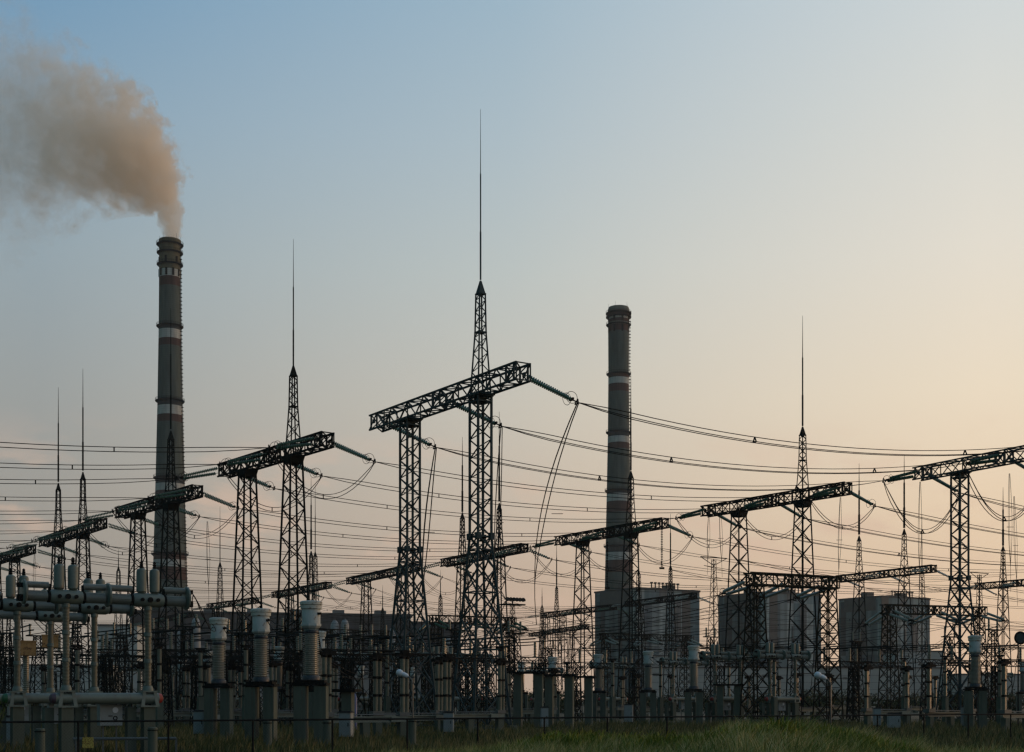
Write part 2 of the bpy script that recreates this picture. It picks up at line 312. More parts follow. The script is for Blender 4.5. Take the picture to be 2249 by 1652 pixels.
# ------------------------------------------------------------------ chimneys
def chimney(label, px, Y, prof, bands, rings, mast=None, ports=()):
    root = thing('chimney', label, 'chimney', G(px, Y)); k = Y/F
    z = lambda y: EYE+(HZ-y)*k
    mb = MB(); pr = [(wd/2*k, z(y)) for y, wd in prof]; mb.lathe(pr, n=48)
    m = bpy.data.materials.new('chimney_concrete'); m.use_nodes = True; t = m.node_tree; n = t.nodes; b = n['Principled BSDF']
    tcn = n.new('ShaderNodeTexCoord'); sp = n.new('ShaderNodeSeparateXYZ'); t.links.new(tcn.outputs['Object'], sp.inputs[0])
    rp = n.new('ShaderNodeValToRGB'); cr = rp.color_ramp; cr.interpolation = 'CONSTANT'
    H = z(prof[0][0]); dv = n.new('ShaderNodeMath'); dv.operation = 'DIVIDE'; t.links.new(sp.outputs[2], dv.inputs[0]); dv.inputs[1].default_value = H
    st = sorted([(max(0, z(y)/H), c_) for y, c_ in bands])
    while len(cr.elements) < len(st): cr.elements.new(.5)
    for e, (p, c_) in zip(cr.elements, st): e.position = p; e.color = (*c_, 1)
    t.links.new(dv.outputs[0], rp.inputs[0])
    mp_ = n.new('ShaderNodeMapping'); mp_.inputs['Scale'].default_value = (1, 1, .12); t.links.new(tcn.outputs['Object'], mp_.inputs[0])
    no = n.new('ShaderNodeTexNoise'); no.inputs['Scale'].default_value = .5; no.inputs['Detail'].default_value = 7; no.inputs['Roughness'].default_value = .7; t.links.new(mp_.outputs[0], no.inputs[0])
    mr = n.new('ShaderNodeMapRange'); mr.inputs[1].default_value = .3; mr.inputs[2].default_value = .7; mr.inputs[3].default_value = .62; mr.inputs[4].default_value = 1.25; t.links.new(no.outputs[0], mr.inputs[0])
    wv = n.new('ShaderNodeTexWave'); wv.bands_direction = 'Z'; wv.inputs['Scale'].default_value = .28; wv.inputs['Distortion'].default_value = 0; t.links.new(tcn.outputs['Object'], wv.inputs[0])
    m2 = n.new('ShaderNodeMapRange'); m2.inputs[3].default_value = .93; m2.inputs[4].default_value = 1.05; t.links.new(wv.outputs[1], m2.inputs[0])
    ml = n.new('ShaderNodeMath'); ml.operation = 'MULTIPLY'; t.links.new(mr.outputs[0], ml.inputs[0]); t.links.new(m2.outputs[0], ml.inputs[1])
    vm = n.new('ShaderNodeVectorMath'); vm.operation = 'SCALE'; t.links.new(rp.outputs[0], vm.inputs[0]); t.links.new(ml.outputs[0], vm.inputs[3])
    t.links.new(vm.outputs[0], b.inputs['Base Color']); b.inputs['Roughness'].default_value = .9; b.inputs['Specular IOR Level'].default_value = .2
    mb.build('shaft', m, root, True)
    ys = [p[0] for p in prof][::-1]; ws = [p[1] for p in prof][::-1]
    rad = lambda y: float(np.interp(-y, [-q for q in ys], ws))/2*k
    for y in rings:
        r = rad(y); zz = z(y); g = MB(); g.lathe([(r+.02, zz-.5), (r+1.3, zz-.25), (r+1.3, zz+.05), (r+.02, zz+.05)], n=48, caps=False)
        ga = g.build('gallery', DARK, root)
        h = MB(); h.torus((0, 0, zz+1.25), r+1.2, .07, n=48, k=4); h.torus((0, 0, zz+.7), r+1.2, .05, n=48, k=4)
        for i in range(36):
            a = 2*math.pi*i/36; h.bar(((r+1.2)*math.cos(a), (r+1.2)*math.sin(a), zz), ((r+1.2)*math.cos(a), (r+1.2)*math.sin(a), zz+1.25), .06)
            h.bar((r*math.cos(a), r*math.sin(a), zz-1.3), ((r+1.2)*math.cos(a), (r+1.2)*math.sin(a), zz-.3), .08)
        h.build('railing', DARK, ga)
    for y, n_, hh in ports:
        r = rad(y); zz = z(y)
        for i in range(n_):
            q = MB(); a = 2*math.pi*(i+.37)/n_; q.box(((r-.2)*math.cos(a), (r-.2)*math.sin(a), zz), (.5, .55, hh), Matrix.Rotation(a, 3, 'Z')); q.build('vent_opening', DARK, root)
    l = MB(); a = R(-8); y0, y1 = prof[0][0]+10, prof[-1][0]
    for i in range(60):
        ya = y0+(y1-y0)*i/60; yb = y0+(y1-y0)*(i+1)/60; ra, rb = rad(ya)+.5, rad(yb)+.5
        for s in (-.45, .45): l.bar((ra*math.cos(a)-s*math.sin(a), ra*math.sin(a)+s*math.cos(a), z(ya)), (rb*math.cos(a)-s*math.sin(a), rb*math.sin(a)+s*math.cos(a), z(yb)), .1)
        for kk in range(2):
            zz = z(ya)+(z(yb)-z(ya))*kk/2; l.box((ra*math.cos(a), ra*math.sin(a), zz), (.55, .6, .15))
    l.build('ladder', DARK, root)
    rr = rad(prof[0][0])
    for i in range(5): tp = MB(); aa = i*1.3+.4; tp.bar((rr*math.cos(aa), rr*math.sin(aa), z(prof[0][0])), (rr*math.cos(aa), rr*math.sin(aa), z(prof[0][0])+2.6), .07); tp.build('lightning_rod', DARK, root)
    return root
CC = (.076, .092, .080); CW = (.38, .385, .36); CR = (.072, .040, .034); CD = (.034, .040, .044); CT_ = (.115, .105, .066)
chimney('tall banded concrete chimney blowing brown smoke', 373, 744,
        [(528, 47), (534, 49), (545, 46), (632, 46.5), (720, 48), (881, 53), (1050, 61), (1217, 70), (1536, 88)],
        [(528, CT_), (598, CT_), (613, CW), (632, CR), (717, CC), (730, CD), (748, CW), (764, CR), (881, CC), (897, CD), (916, CW), (932, CR), (1050, CC), (1065, CD), (1083, CW), (1100, CR), (1217, CC), (1233, CR), (1250, CW), (1276, CR), (1536, CC)],
        (538, 556, 582, 717, 881, 1050, 1217), ports=((602, 10, 2.0), (574, 6, 1.6)))
chimney('banded concrete chimney with no smoke rising behind the first boiler house', 1358, 870,
        [(676, 44), (682, 48), (692, 47), (714, 46), (822, 45), (950, 47), (1078, 52), (1200, 57), (1300, 61), (1536, 74)],
        [(676, CT_), (688, (.15, .15, .125)), (699, CR), (705, CW), (711, CR), (719, (.17, .17, .145)), (731, CR), (822, CC), (834, CR), (848, CW), (863, CR), (950, CC), (961, CD), (976, CW), (990, CR), (1078, CC), (1089, CD), (1104, CW), (1128, CR), (1200, CC), (1216, CD), (1232, CW), (1262, CR), (1536, CC)],
        (689, 697, 714, 822, 950, 1078, 1200), ports=((725, 8, 2.2), (703, 8, 1.4)))

# ------------------------------------------------------------------ smoke
def smoke():
    k = 744/F
    pts = [(2, -6, 23), (2, 18, 26), (0, 45, 31), (-7, 74, 37), (-18, 103, 45), (-40, 135, 66), (-54, 106, 56), (-74, 168, 84), (-98, 184, 102), (-130, 196, 130), (-180, 216, 150), (-240, 228, 170), (-300, 232, 205), (-370, 236, 240), (-450, 240, 275)]
    mb = MB(); n = 20; ring = []
    hull = [(2, -6, 22, 8), (5, 18, 33, 5), (4, 50, 46, 10), (-6, 88, 58, 25), (-26, 122, 84, 40), (-64, 156, 114, 50), (-130, 196, 148, 65), (-200, 218, 175, 78), (-280, 228, 215, 84), (-370, 236, 255, 86), (-455, 240, 285, 88)]
    for x, z, r, ang in hull:
        r *= 1.18; a = R(ang); ax = Vector((math.cos(a), 0, math.sin(a))); b0 = len(mb.v)
        for j in range(n):
            t = 2*math.pi*j/n; mb.v.append(Vector((x, 0, z))+ax*(r*math.cos(t))+Vector((0, r*math.sin(t), 0)))
        ring.append(b0)
    for a, b in zip(ring, ring[1:]): mb.quad_ring(a, b, n)
    mb.f.append(tuple(range(n-1, -1, -1))); mb.f.append(tuple(range(ring[-1], ring[-1]+n)))
    m = bpy.data.materials.new('brown_smoke'); m.use_nodes = True; t = m.node_tree; q = t.nodes; q.clear(); lk = t.links
    o_ = q.new('ShaderNodeOutputMaterial'); pv = q.new('ShaderNodeVolumePrincipled'); lk.new(pv.outputs[0], o_.inputs['Volume'])
    tcn = q.new('ShaderNodeTexCoord')
    n0 = q.new('ShaderNodeTexNoise'); n0.inputs['Scale'].default_value = .019; n0.inputs['Detail'].default_value = 6; n0.inputs['Roughness'].default_value = .55; lk.new(tcn.outputs['Object'], n0.inputs[0])
    def mth(op, a, b=None, c=None):
        nn = q.new('ShaderNodeMath'); nn.operation = op
        for i, v in enumerate((a, b, c)):
            if v is None: continue
            if isinstance(v, (int, float)): nn.inputs[i].default_value = v
            else: lk.new(v, nn.inputs[i])
        return nn.outputs[0]
    f = None
    for x, z, r in pts:
        d = q.new('ShaderNodeVectorMath'); d.operation = 'DISTANCE'; lk.new(tcn.outputs['Object'], d.inputs[0]); d.inputs[1].default_value = (x, 0, z)
        g = mth('MULTIPLY_ADD', d.outputs['Value'], -1.0/r, 1.0)
        f = g if f is None else mth('SMOOTH_MAX', f, g, .12)
    sp = q.new('ShaderNodeSeparateXYZ'); lk.new(tcn.outputs['Object'], sp.inputs[0])
    n1 = q.new('ShaderNodeTexNoise'); n1.inputs['Scale'].default_value = .042; n1.inputs['Detail'].default_value = 6; lk.new(tcn.outputs['Object'], n1.inputs[0])
    def mr(v, a, b, c_, d_, sm=False):
        nn = q.new('ShaderNodeMapRange'); nn.interpolation_type = 'SMOOTHSTEP' if sm else 'LINEAR'; lk.new(v, nn.inputs[0])
        for i, u in enumerate((a, b, c_, d_)): nn.inputs[i+1].default_value = u
        return nn.outputs[0]
    amp = mr(sp.outputs[0], 0, -150, .9, 2.4)
    e = mth('MULTIPLY_ADD', mth('SUBTRACT', n0.outputs[0], .49), amp, f)
    e = mth('MULTIPLY_ADD', mth('SUBTRACT', n1.outputs[0], .5), 1.5, e)
    soft = mr(sp.outputs[0], 0, -330, .10, .62)
    u = mth('DIVIDE', mth('SUBTRACT', e, .03), soft); u = mth('MINIMUM', mth('MAXIMUM', u, 0), 1); u = mth('MULTIPLY', u, u)
    den = mth('POWER', 2.718, mr(sp.outputs[0], 10, -400, -1.8, -4.2))
    lk.new(mth('MULTIPLY', u, den), pv.inputs['Density'])
    pv.inputs['Color'].default_value = (.965, .90, .81, 1); pv.inputs['Anisotropy'].default_value = .25
    o = mb.build('smoke_plume', m, None); o.location = G(373, 744, EYE+(HZ-527)*k); o.scale = (k, k, k)
    tag(o, 'brown smoke plume drifting off the tall banded chimney', 'smoke')
smoke()

# ------------------------------------------------------------------ power station buildings
def stripes(name, cols, wid, band=None, seed=0.0):
    m = bpy.data.materials.new(name); m.use_nodes = True; t = m.node_tree; n = t.nodes; b = n['Principled BSDF']; lk = t.links
    tcn = n.new('ShaderNodeTexCoord'); sp = n.new('ShaderNodeSeparateXYZ'); lk.new(tcn.outputs['Object'], sp.inputs[0])
    ad = n.new('ShaderNodeMath'); lk.new(sp.outputs[0], ad.inputs[0]); lk.new(sp.outputs[1], ad.inputs[1])
    dv = n.new('ShaderNodeMath'); dv.operation = 'DIVIDE'; lk.new(ad.outputs[0], dv.inputs[0]); dv.inputs[1].default_value = wid
    fl = n.new('ShaderNodeMath'); fl.operation = 'FLOOR'; lk.new(dv.outputs[0], fl.inputs[0])
    dz = n.new('ShaderNodeMath'); dz.operation = 'DIVIDE'; lk.new(sp.outputs[2], dz.inputs[0]); dz.inputs[1].default_value = 30
    fz = n.new('ShaderNodeMath'); fz.operation = 'FLOOR'; lk.new(dz.outputs[0], fz.inputs[0])
    cb = n.new('ShaderNodeCombineXYZ'); lk.new(fl.outputs[0], cb.inputs[0]); lk.new(fz.outputs[0], cb.inputs[1]); cb.inputs[2].default_value = seed
    wn = n.new('ShaderNodeTexWhiteNoise'); lk.new(cb.outputs[0], wn.inputs[0])
    rp = n.new('ShaderNodeValToRGB'); cr = rp.color_ramp
    while len(cr.elements) < len(cols): cr.elements.new(.5)
    for i, (e, c_) in enumerate(zip(cr.elements, cols)): e.position = i/(len(cols)-1); e.color = (*c_, 1)
    lk.new(wn.outputs[0], rp.inputs[0])
    mp_ = n.new('ShaderNodeMapping'); mp_.inputs['Scale'].default_value = (1, 1, .06); lk.new(tcn.outputs['Object'], mp_.inputs[0])
    no = n.new('ShaderNodeTexNoise'); no.inputs['Scale'].default_value = .35; no.inputs['Detail'].default_value = 7; lk.new(mp_.outputs[0], no.inputs[0])
    mr = n.new('ShaderNodeMapRange'); mr.inputs[1].default_value = .3; mr.inputs[2].default_value = .7; mr.inputs[3].default_value = .7; mr.inputs[4].default_value = 1.25; lk.new(no.outputs[0], mr.inputs[0])
    vm = n.new('ShaderNodeVectorMath'); vm.operation = 'SCALE'; lk.new(rp.outputs[0], vm.inputs[0]); lk.new(mr.outputs[0], vm.inputs[3])
    lk.new(vm.outputs[0], b.inputs['Base Color']); b.inputs['Roughness'].default_value = .85; b.inputs['Specular IOR Level'].default_value = .2
    return m
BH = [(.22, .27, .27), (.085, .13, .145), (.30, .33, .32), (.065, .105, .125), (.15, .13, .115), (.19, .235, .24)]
PANEL = stripes('boiler_house_panels', BH, 5.5); PANEL_SHADED = stripes('boiler_house_shaded_panels', [tuple(x*.6 for x in c_) for c_ in BH], 4.2, seed=3)  # second material: same panel colours darkened, shade of the side wall painted in
BROWN = mat('brown_panels', (.085, .076, .068), .85, 0, .2, .3)
ROOFM = mat('roof_felt', (.05, .05, .05), .9)
def boiler_house(label, px, pytop, Y, s, t, stripe):
    root = thing('boiler_house', label, 'building', G(px, Y), AZ_P, 'boiler houses of the power station'); H = EYE+(HZ-pytop)/F*Y
    b = MB(); b.box((t/2, s/2, H/2), (t/2, s/2, H/2)); b.build('wall', PANEL, root)
    q = MB(); q.box((-.15, s*.55, H*.49), (.15, s*.44, H*.49)); q.build('shaded_side_cladding', PANEL_SHADED, root)  # sheet over the wall turned from the sun, its shade put into the colour
    q = MB(); q.box((-.2, s*.5, H-4), (.2, s*.36, 4)); q.build('side_header', BROWN, root)
    q = MB()
    q.box((t*stripe, -.12, H*.5), (3.2, .12, H*.5)); q.build('panel_stripe', BROWN, root)
    q = MB(); q.box((t/2, s/2, H+.5), (t/2+.4, s/2+.4, .5)); rf = q.build('roof', ROOFM, root)
    for i in range(8):
        v = MB(); xx = t*(.28+.06*i); v.lathe([(.35, H+1), (.35, H+4), (.9, H+4), (.9, H+4.7)], Matrix.Translation((xx, 3, 0)), 8); v.build('roof_vent', DARK, rf)
    for i, fx in enumerate((.2, .46, .63, .9)):
        q = MB(); q.bar((t*fx, -.5, H*.12), (t*fx, -.5, H*(.6+.1*(i % 3))), .35+.15*(i % 2), n=8); q.bar((t*fx, -.5, H*(.6+.1*(i % 3))), (t*fx, .2, H*(.6+.1*(i % 3))), .35, n=8); q.build('wall_pipe', GALV, root)
    for i in range(6):
        q = MB(); q.box((t*.5, -.06, H*(.2+.13*i)), (t*.498, .06, .14)); q.build('wall_seam', ROOFM, root)
    for fx, hh in ((.15, 3.2), (.62, 2.2), (.85, 4.0)):
        q = MB(); q.box((t*fx, s*.5, H+1+hh/2), (3.2, 2.5, hh/2)); q.build('roof_plant', BROWN, rf)
    for i in range(3):
        q = MB(); q.box((t*(.3+.2*i), -.1, H*.22), (2.2, .1, 1.1)); q.build('window', DARK, root)
    q = MB(); q.box((t*.5, -3, H*.10), (t*.42, 3, H*.10)); q.build('annex', mat('annex_panels', (.19, .19, .185), .85, 0, .15, .2), root)
    return root
boiler_house('grey panelled boiler house standing before the smokeless chimney', 1398, 1293, 780, 40, 47, .78)
boiler_house('grey boiler house behind the wide spired gantry', 1683, 1302, 810, 42.6, 45.3, .12)
boiler_house('grey boiler house behind the far twin spires', 1937, 1311, 843, 36, 43.8, .05)
LOWW = mat('pale_hall_wall', (.30, .30, .285), .85, 0, .12, .08, stretch=(1, 1, 3))
def low_hall(label, xl, xr, ytop, Y, dep=30, m=LOWW, windows=0):
    H = EYE+(HZ-ytop)/F*Y; A, B = G(xl, Y), G(xr, Y); wd = (B-A).x
    root = thing('low_hall', label, 'building', A, 0.06)
    b = MB(); b.box((wd/2, dep/2, H/2), (wd/2, dep/2, H/2)); b.build('wall', m, root)
    q = MB(); q.box((wd/2, dep/2, H+.3), (wd/2+.4, dep/2+.4, .3)); q.build('roof', ROOFM, root)
    q = MB()
    for i in range(1, 5): q.box((wd/2, -.08, H*i/5), (wd/2, .08, .12))
    q.build('wall_seam', mat('seam_line', (.17, .17, .17), .9), root)
    for i in range(windows):
        q = MB(); q.box((wd*(i+.7)/(windows+.5), -.15, H*.62), (1.3, .1, .8)); q.build('window', DARK, root)
low_hall('long pale low hall in front of the boiler houses', 1432, 2085, 1467, 700)
low_hall('stepped pale block against the first boiler house', 1432, 1600, 1441, 735, 20, windows=2)
low_hall('pale block against the boiler house behind the far twin spires', 1966, 2072, 1431, 735, 20)
low_hall('pale low shed past the boiler houses at the far end of the yard', 2100, 2330, 1482, 640, 20)
WWALL = mat('white_tiled_wall', (.34, .36, .35), .85, 0, .1, .1)
low_hall('white blank-walled building behind the breaker poles', 214, 300, 1374, 560, 25, WWALL, 2)
low_hall('pale low building under the white blank-walled building', -60, 240, 1462, 520, 20, WWALL)
def turbine_hall():
    A, B = G(285, 700), G(1012, 742); d = (B-A); L = d.length; H = EYE+(HZ-1344)/F*700
    root = thing('turbine_hall', 'long dark turbine hall behind the gantries beside the smoking chimney', 'building', A, math.atan2(d.y, d.x))
    hm = stripes('turbine_hall_cladding', [(.050, .055, .058), (.06, .05, .048), (.04, .045, .05), (.07, .062, .058)], 7)
    b = MB(); b.box((L*.42, 20, H/2), (L*.42, 20, H/2)); b.build('wall', hm, root)
    b = MB(); b.box((L*.92, 18, H*.47), (L*.079, 18, H*.47)); b.build('end_block', hm, root)
    q = MB(); q.box((L*.42, 20, H+.5), (L*.42+.6, 20.6, .5)); rf = q.build('roof', ROOFM, root)
    for i in range(6):
        q = MB(); q.box((L*(.1+.13*i), 6, H+2.0), (3.0, 2, 1)); q.build('roof_lantern', GALV, rf)
    for zz in (.38, .62, .78):
        q = MB(); q.box((L*.42, -.12, H*zz), (L*.42, .12, 1.0)); q.build('window_band', mat('hall_band', (.10, .105, .11), .6), root)
    q = MB(); q.box((L*.5, -6, H*.16), (L*.36, 5.8, H*.16)); q.build('annex', mat('hall_annex', (.16, .165, .165), .85, 0, .2, .1), root)
turbine_hall()
def ducts():
    m = mat('duct_metal', (.16, .18, .19), .5, .0, .2, .15)
    for px, yt, wd, lab in ((735, 1362, 22, 'in front of turbine hall beside the largest white transformer'), (757, 1360, 21, 'in front of turbine hall, twin of that by white transformer'), (862, 1378, 18, 'in front of turbine hall, seen through tallest gantry'),
                        (430, 1356, 22, 'in front of turbine hall past the smoking chimney'), (395, 1385, 16, 'before turbine hall at the foot of smoking chimney'), (985, 1400, 16, 'at the end block of the turbine hall')):
        Y = 640; k = Y/F; r = wd/2*k; top = EYE+(HZ-yt)*k
        root = thing('exhaust_duct', 'grey round-topped duct '+lab, 'duct', G(px, Y), 0, 'exhaust ducts of the turbine hall')
        b = MB(); b.lathe([(r*1.1, 0), (r*1.08, top*.5), (r*.95, top*.75), (r*.85, top-r*1.2), (r*.7, top-r*.6), (r*.45, top-r*.2), (r*.12, top)], n=16); b.build('shell', m, root, True)
        for f in (.3, .55, .78): q = MB(); q.torus((0, 0, top*f), r*1.1, .25, n=20, k=4); q.build('band', DARK, root)
        for a in (-.8, 0, .8): q = MB(); q.bar((r*.9*math.cos(a-1.57), r*.9*math.sin(a-1.57), top*.7), (r*.2*math.cos(a-1.57), r*.2*math.sin(a-1.57), top+.6), .18); q.build('top_pipe', GALV, root)
ducts()

# ------------------------------------------------------------------ lattice work
def lattice(legs, lace, prof, panel, lr, br, xbrace=False, n=4):
    """square lattice shaft along z; prof = [(z, half width)]"""
    zs = [p[0] for p in prof]; hs = [p[1] for p in prof]
    h = lambda z: float(np.interp(z, zs, hs))
    cor = ((-1, -1), (1, -1), (1, 1), (-1, 1))
    for (z0, h0), (z1, h1) in zip(prof, prof[1:]):
        for x, y in cor: legs.bar((x*h0, y*h0, z0), (x*h1, y*h1, z1), lr, n=n)
    z = zs[0]; i = 0
    while z < zs[-1]-.05:
        st = max(panel*2*h(z), .25); z2 = min(z+st, zs[-1])
        if zs[-1]-z2 < st*.4: z2 = zs[-1]
        a, b = h(z), h(z2)
        for k in range(4):
            x0, y0 = cor[k]; x1, y1 = cor[(k+1) % 4]
            fl = (i+k) % 2 if not xbrace else 0
            p0, p1 = Vector((x0*a, y0*a, z)), Vector((x1*a, y1*a, z)); q0, q1 = Vector((x0*b, y0*b, z2)), Vector((x1*b, y1*b, z2))
            if xbrace or fl == 0: lace.bar(p0, q1, br, caps=False)
            if xbrace or fl == 1: lace.bar(p1, q0, br, caps=False)
            if xbrace and i % 2 == 0: lace.bar(p0, p1, br, caps=False)
        z = z2; i += 1
def mesh_of(mb, name, m): 
    o = mb.build(name, m); COL.objects.unlink(o); return o.data
COLM = {}
def column_parts(style):
    """shared meshes of one column: (legs, lacing, plates, feet)"""
    if style in COLM: return COLM[style]
    lg, la, pl, ft = MB(), MB(), MB(), MB()
    if style == 'A':
        zt = 22.75; lattice(lg, la, [(13.2, .53), (zt, .53)], .62, .095, .05)
        lattice(lg, la, [(.3, 1.5), (5.0, 1.13), (9.2, .83), (13.2, .53)], .95, .105, .058, True)
        for x in (-1, 1):
            for y in (-1, 1): la.box((x*.53, y*.53, 13.2), (.16, .16, .22))
        la.box((0, 0, 13.2), (.5, .5, .05)); pl.box((0, 0, zt-.25), (.3, .3, .3)); pl.box((0, 0, zt-.06), (.68, .62, .07)); pl.box((0, 0, zt-.45), (.60, .57, .05)); m = STEELG; fh = 1.5
    elif style == 'B':
        zt = 22.75; lattice(lg, la, [(.3, 1.25), (zt, .55)], .78, .10, .052)
        pl.frustum((0, 0, zt-.6), (.6, .58), (0, 0, zt), (.75, .7)); m = STEEL; fh = 1.25
    elif style == 'C':
        zt = 22.75; lattice(lg, la, [(.3, 1.25), (zt, .55)], 1.0, .11, .055)
        pl.box((0, 0, zt-.06), (.7, .7, .08)); m = STEEL; fh = 1.25
    else:
        zt = 12.2; lattice(lg, la, [(.3, .95), (zt, .5)], .8, .085, .045, True)
        pl.box((0, 0, zt-.06), (.62, .6, .08)); m = STEELB; fh = .95
    for x in (-1, 1):
        for y in (-1, 1): ft.box((x*fh, y*fh, .15), (.3, .3, .3))
    ft.box((0, 0, .03), (fh+.12, fh+.12, .05))
    COLM[style] = [(mesh_of(lg, 'column', m)), mesh_of(la, 'lacing', m), mesh_of(pl, 'gusset_plate', m), mesh_of(ft, 'footing', CONC), zt]
    return COLM[style]
MAST = {}
def mast_parts(style, ztop=29.6, tip=41.2):
    if style in MAST: return MAST[style]
    lg, la, sp = MB(), MB(), MB(); m = STEELG if style == 'A' else STEEL
    th = 1.0 if style in 'AB' else 1.3
    lattice(lg, la, [(22.8, .5), (ztop-2.6, .27), (ztop, .23)], .8 if style in 'AB' else 1.1, .066*th, .036*th)
    lg.frustum((0, 0, ztop), (.25, .25), (0, 0, ztop+.9), (.05, .05)); lg.box((0, 0, ztop-2.6), (.32, .32, .04)); lg.box((0, 0, ztop), (.28, .28, .04))
    zz = .9; tip -= ztop; sp.bar((0, 0, zz), (0, 0, zz+(tip-zz)*.28), .065*th, n=6); sp.bar((0, 0, zz+(tip-zz)*.28), (0, 0, zz+(tip-zz)*.62), .05*th, n=6); sp.bar((0, 0, zz+(tip-zz)*.62), (0, 0, tip), .032*th, .012, n=6)
    MAST[style] = [mesh_of(lg, 'mast', m), mesh_of(la, 'lacing', m), mesh_of(sp, 'lightning_rod', m)]
    return MAST[style]
def link(name, me, parent, loc=None):
    o = bpy.data.objects.new(name, me); COL.objects.link(o); o.parent = parent
    if loc: o.location = loc
    return o
GAN = {}
def gantry(key, nick, label, Rp, Lp, cols, style='B', ztop=23.9, hw=.55):
    Yr = (ztop-EYE)*F/(HZ-Rp[1]); Yl = (ztop-EYE)*F/(HZ-Lp[1])
    A, B = G(Rp[0], Yr), G(Lp[0]+(1250/Yl if style != 'K' else 0), Yl); u = (B-A); Ln = u.length; u.normalize()
    root = thing('portal_gantry', label, 'gantry', A, math.atan2(u.y, u.x), 'lattice portal gantries')
    cs = 'D' if style == 'K' else ('C' if style == 'C' else style)
    ch, lc = MB(), MB(); cr = {'A': .085, 'B': .10, 'C': .12, 'K': .095}[style]; lr = {'A': .05, 'B': .055, 'C': .06, 'K': .05}[style]
    z1, z0 = ztop, ztop-2*hw
    for y in (-hw, hw):
        for z in (z0, z1): ch.bar((0, y, z), (Ln, y, z), cr)
    n = max(6, int(Ln/(1.15 if style != 'K' else 1.2))); st = Ln/n
    for i in range(n):
        x0, x1 = i*st, (i+1)*st
        for y in (-hw, hw):
            if i % 2: lc.bar((x0, y, z0), (x1, y, z1), lr)
            else: lc.bar((x0, y, z1), (x1, y, z0), lr)
            if style != 'A' or i % 3 == 0: lc.bar((x0, y, z0), (x0, y, z1), lr)
        for z in (z0, z1):
            if i % 2: lc.bar((x0, -hw, z), (x1, hw, z), lr)
            else: lc.bar((x0, hw, z), (x1, -hw, z), lr)
            lc.bar((x0, -hw, z), (x0, hw, z), lr)
    ph = [.75, Ln/2, Ln-.75]
    for x in ph:                                   # stiffening cells where the strings hang
        for dx in (-.45, .45):
            for y in (-hw, hw): lc.bar((x+dx, y, z0), (x+dx, y, z1), cr*.9)
            lc.bar((x+dx, -hw, z0), (x+dx, hw, z1), lr); lc.bar((x+dx, hw, z0), (x+dx, -hw, z1), lr)
        for y in (-hw, hw): lc.box((x, y*1.03, ztop-hw), (.15, .05, .15))
    m = {'A': STEELG, 'B': STEEL, 'C': STEEL, 'K': STEELB}[style]
    bm_ = ch.build('beam', m, root); lc.build('lacing', m, bm_)
    g, la, pt, ft, zt = column_parts(cs)
    cx = []
    for px, mast in cols:
        k = (px-CX)/F; t = (A.x-k*A.y)/(k*u.y-u.x); t = min(max(t, .9), Ln-.9); cx.append(t)
        c_ = link('column', g, root, (t, 0, 0)); link('lacing', la, c_); link('gusset_plate', pt, c_); link('footing', ft, c_)
        bx = MB(); bx.box((t, 0, z0-.02-(z0-zt)/2), (.78, hw+.12, max((z0-zt)/2, .06))); bx.build('bearing_shoe', m, root)
        if mast and style != 'K':
            a, b, s = mast_parts('A' if style == 'A' else ('B' if style == 'B' else 'C'))
            mo = link('mast', a, root, (t, 0, ztop-23.9)); link('lacing', b, mo); rd = link('lightning_rod', s, mo, (0, 0, 29.6)); rd.scale = (min(2.2, max(1, A.y/95)), min(2.2, max(1, A.y/95)), ((mast if mast > 1 else 41.2)-29.6)/11.6)
    GAN[key] = dict(A=A, u=u, L=Ln, z=ztop, hw=hw, ph=ph, nick=nick, style=style, root=root, cols=cx, v=Vector((-u.y, u.x, 0)))
    return GAN[key]

# row in front: from the tallest gantry away towards the smoking chimney
gantry('A', 'the tallest gantry', 'tallest grey lattice portal gantry with one very high spire, legs splayed', (1149, 797), (813, 915), [(1055, 42.1), (900, 0)], 'A')
gantry('B', 'the spired gantry beside smoking chimney', 'black portal gantry with one spire between tallest gantry and smoking chimney', (720, 950), (480, 1022), [(644, 1), (543, 0)])
gantry('C', 'the gantry crossing smoking chimney', 'black portal gantry whose spire and beam cross the smoking chimney', (434, 1066), (255, 1117), [(375, 43.4), (303, 0)])
gantry('D', 'the twin-spired gantry behind breakers', 'black portal gantry with two spires above the breaker poles', (225, 1138), (88, 1183), [(182, 43.3), (128, 43.0)])
gantry('E', 'the spireless gantry behind breakers', 'black portal gantry without spire, cut by the picture edge behind the breakers', (70, 1197), (-42, 1232), [(32, 0), (-10, 0)])
# second row
gantry('G1', 'the big gantry beyond the bank', 'big grey lattice portal gantry with splayed legs, cut by the picture edge', (2430, 946), (2003, 1029), [(2330, 1), (2107, 0)], 'A')
gantry('G2', 'the wide spired gantry', 'black portal gantry with long beam and tall spire before the middle boiler house', (1862, 1060), (1538, 1113), [(1762, 42.0), (1622, 0)])
gantry('G3', 'the gantry crossing smokeless chimney', 'black portal gantry with spire, its beam crossing the smokeless chimney', (1460, 1138), (1218, 1180), [(1385, 42.8), (1279, 0)])
gantry('G4', 'the twin-spired gantry behind tallest one', 'black portal gantry with two spires seen behind the tallest gantry', (1152, 1194), (968, 1229), [(1096, 43.6), (1015, 41.9)], 'C')
gantry('G5', 'the spireless gantry behind tallest one', 'black spireless portal gantry seen through the legs of the tallest gantry', (915, 1238), (761, 1270), [(885, 0), (804, 0)], 'C')
gantry('G6', 'the gantry above largest white transformer', 'black portal gantry with spire just above the largest white-headed transformer', (722, 1278), (597, 1301), [(683, 44.3), (636, 0)], 'C')
gantry('G7', 'the gantry above smaller white transformers', 'far black portal gantry above the two smaller white-headed transformers', (562, 1313), (454, 1327), [(530, 0), (474, 0)], 'C')
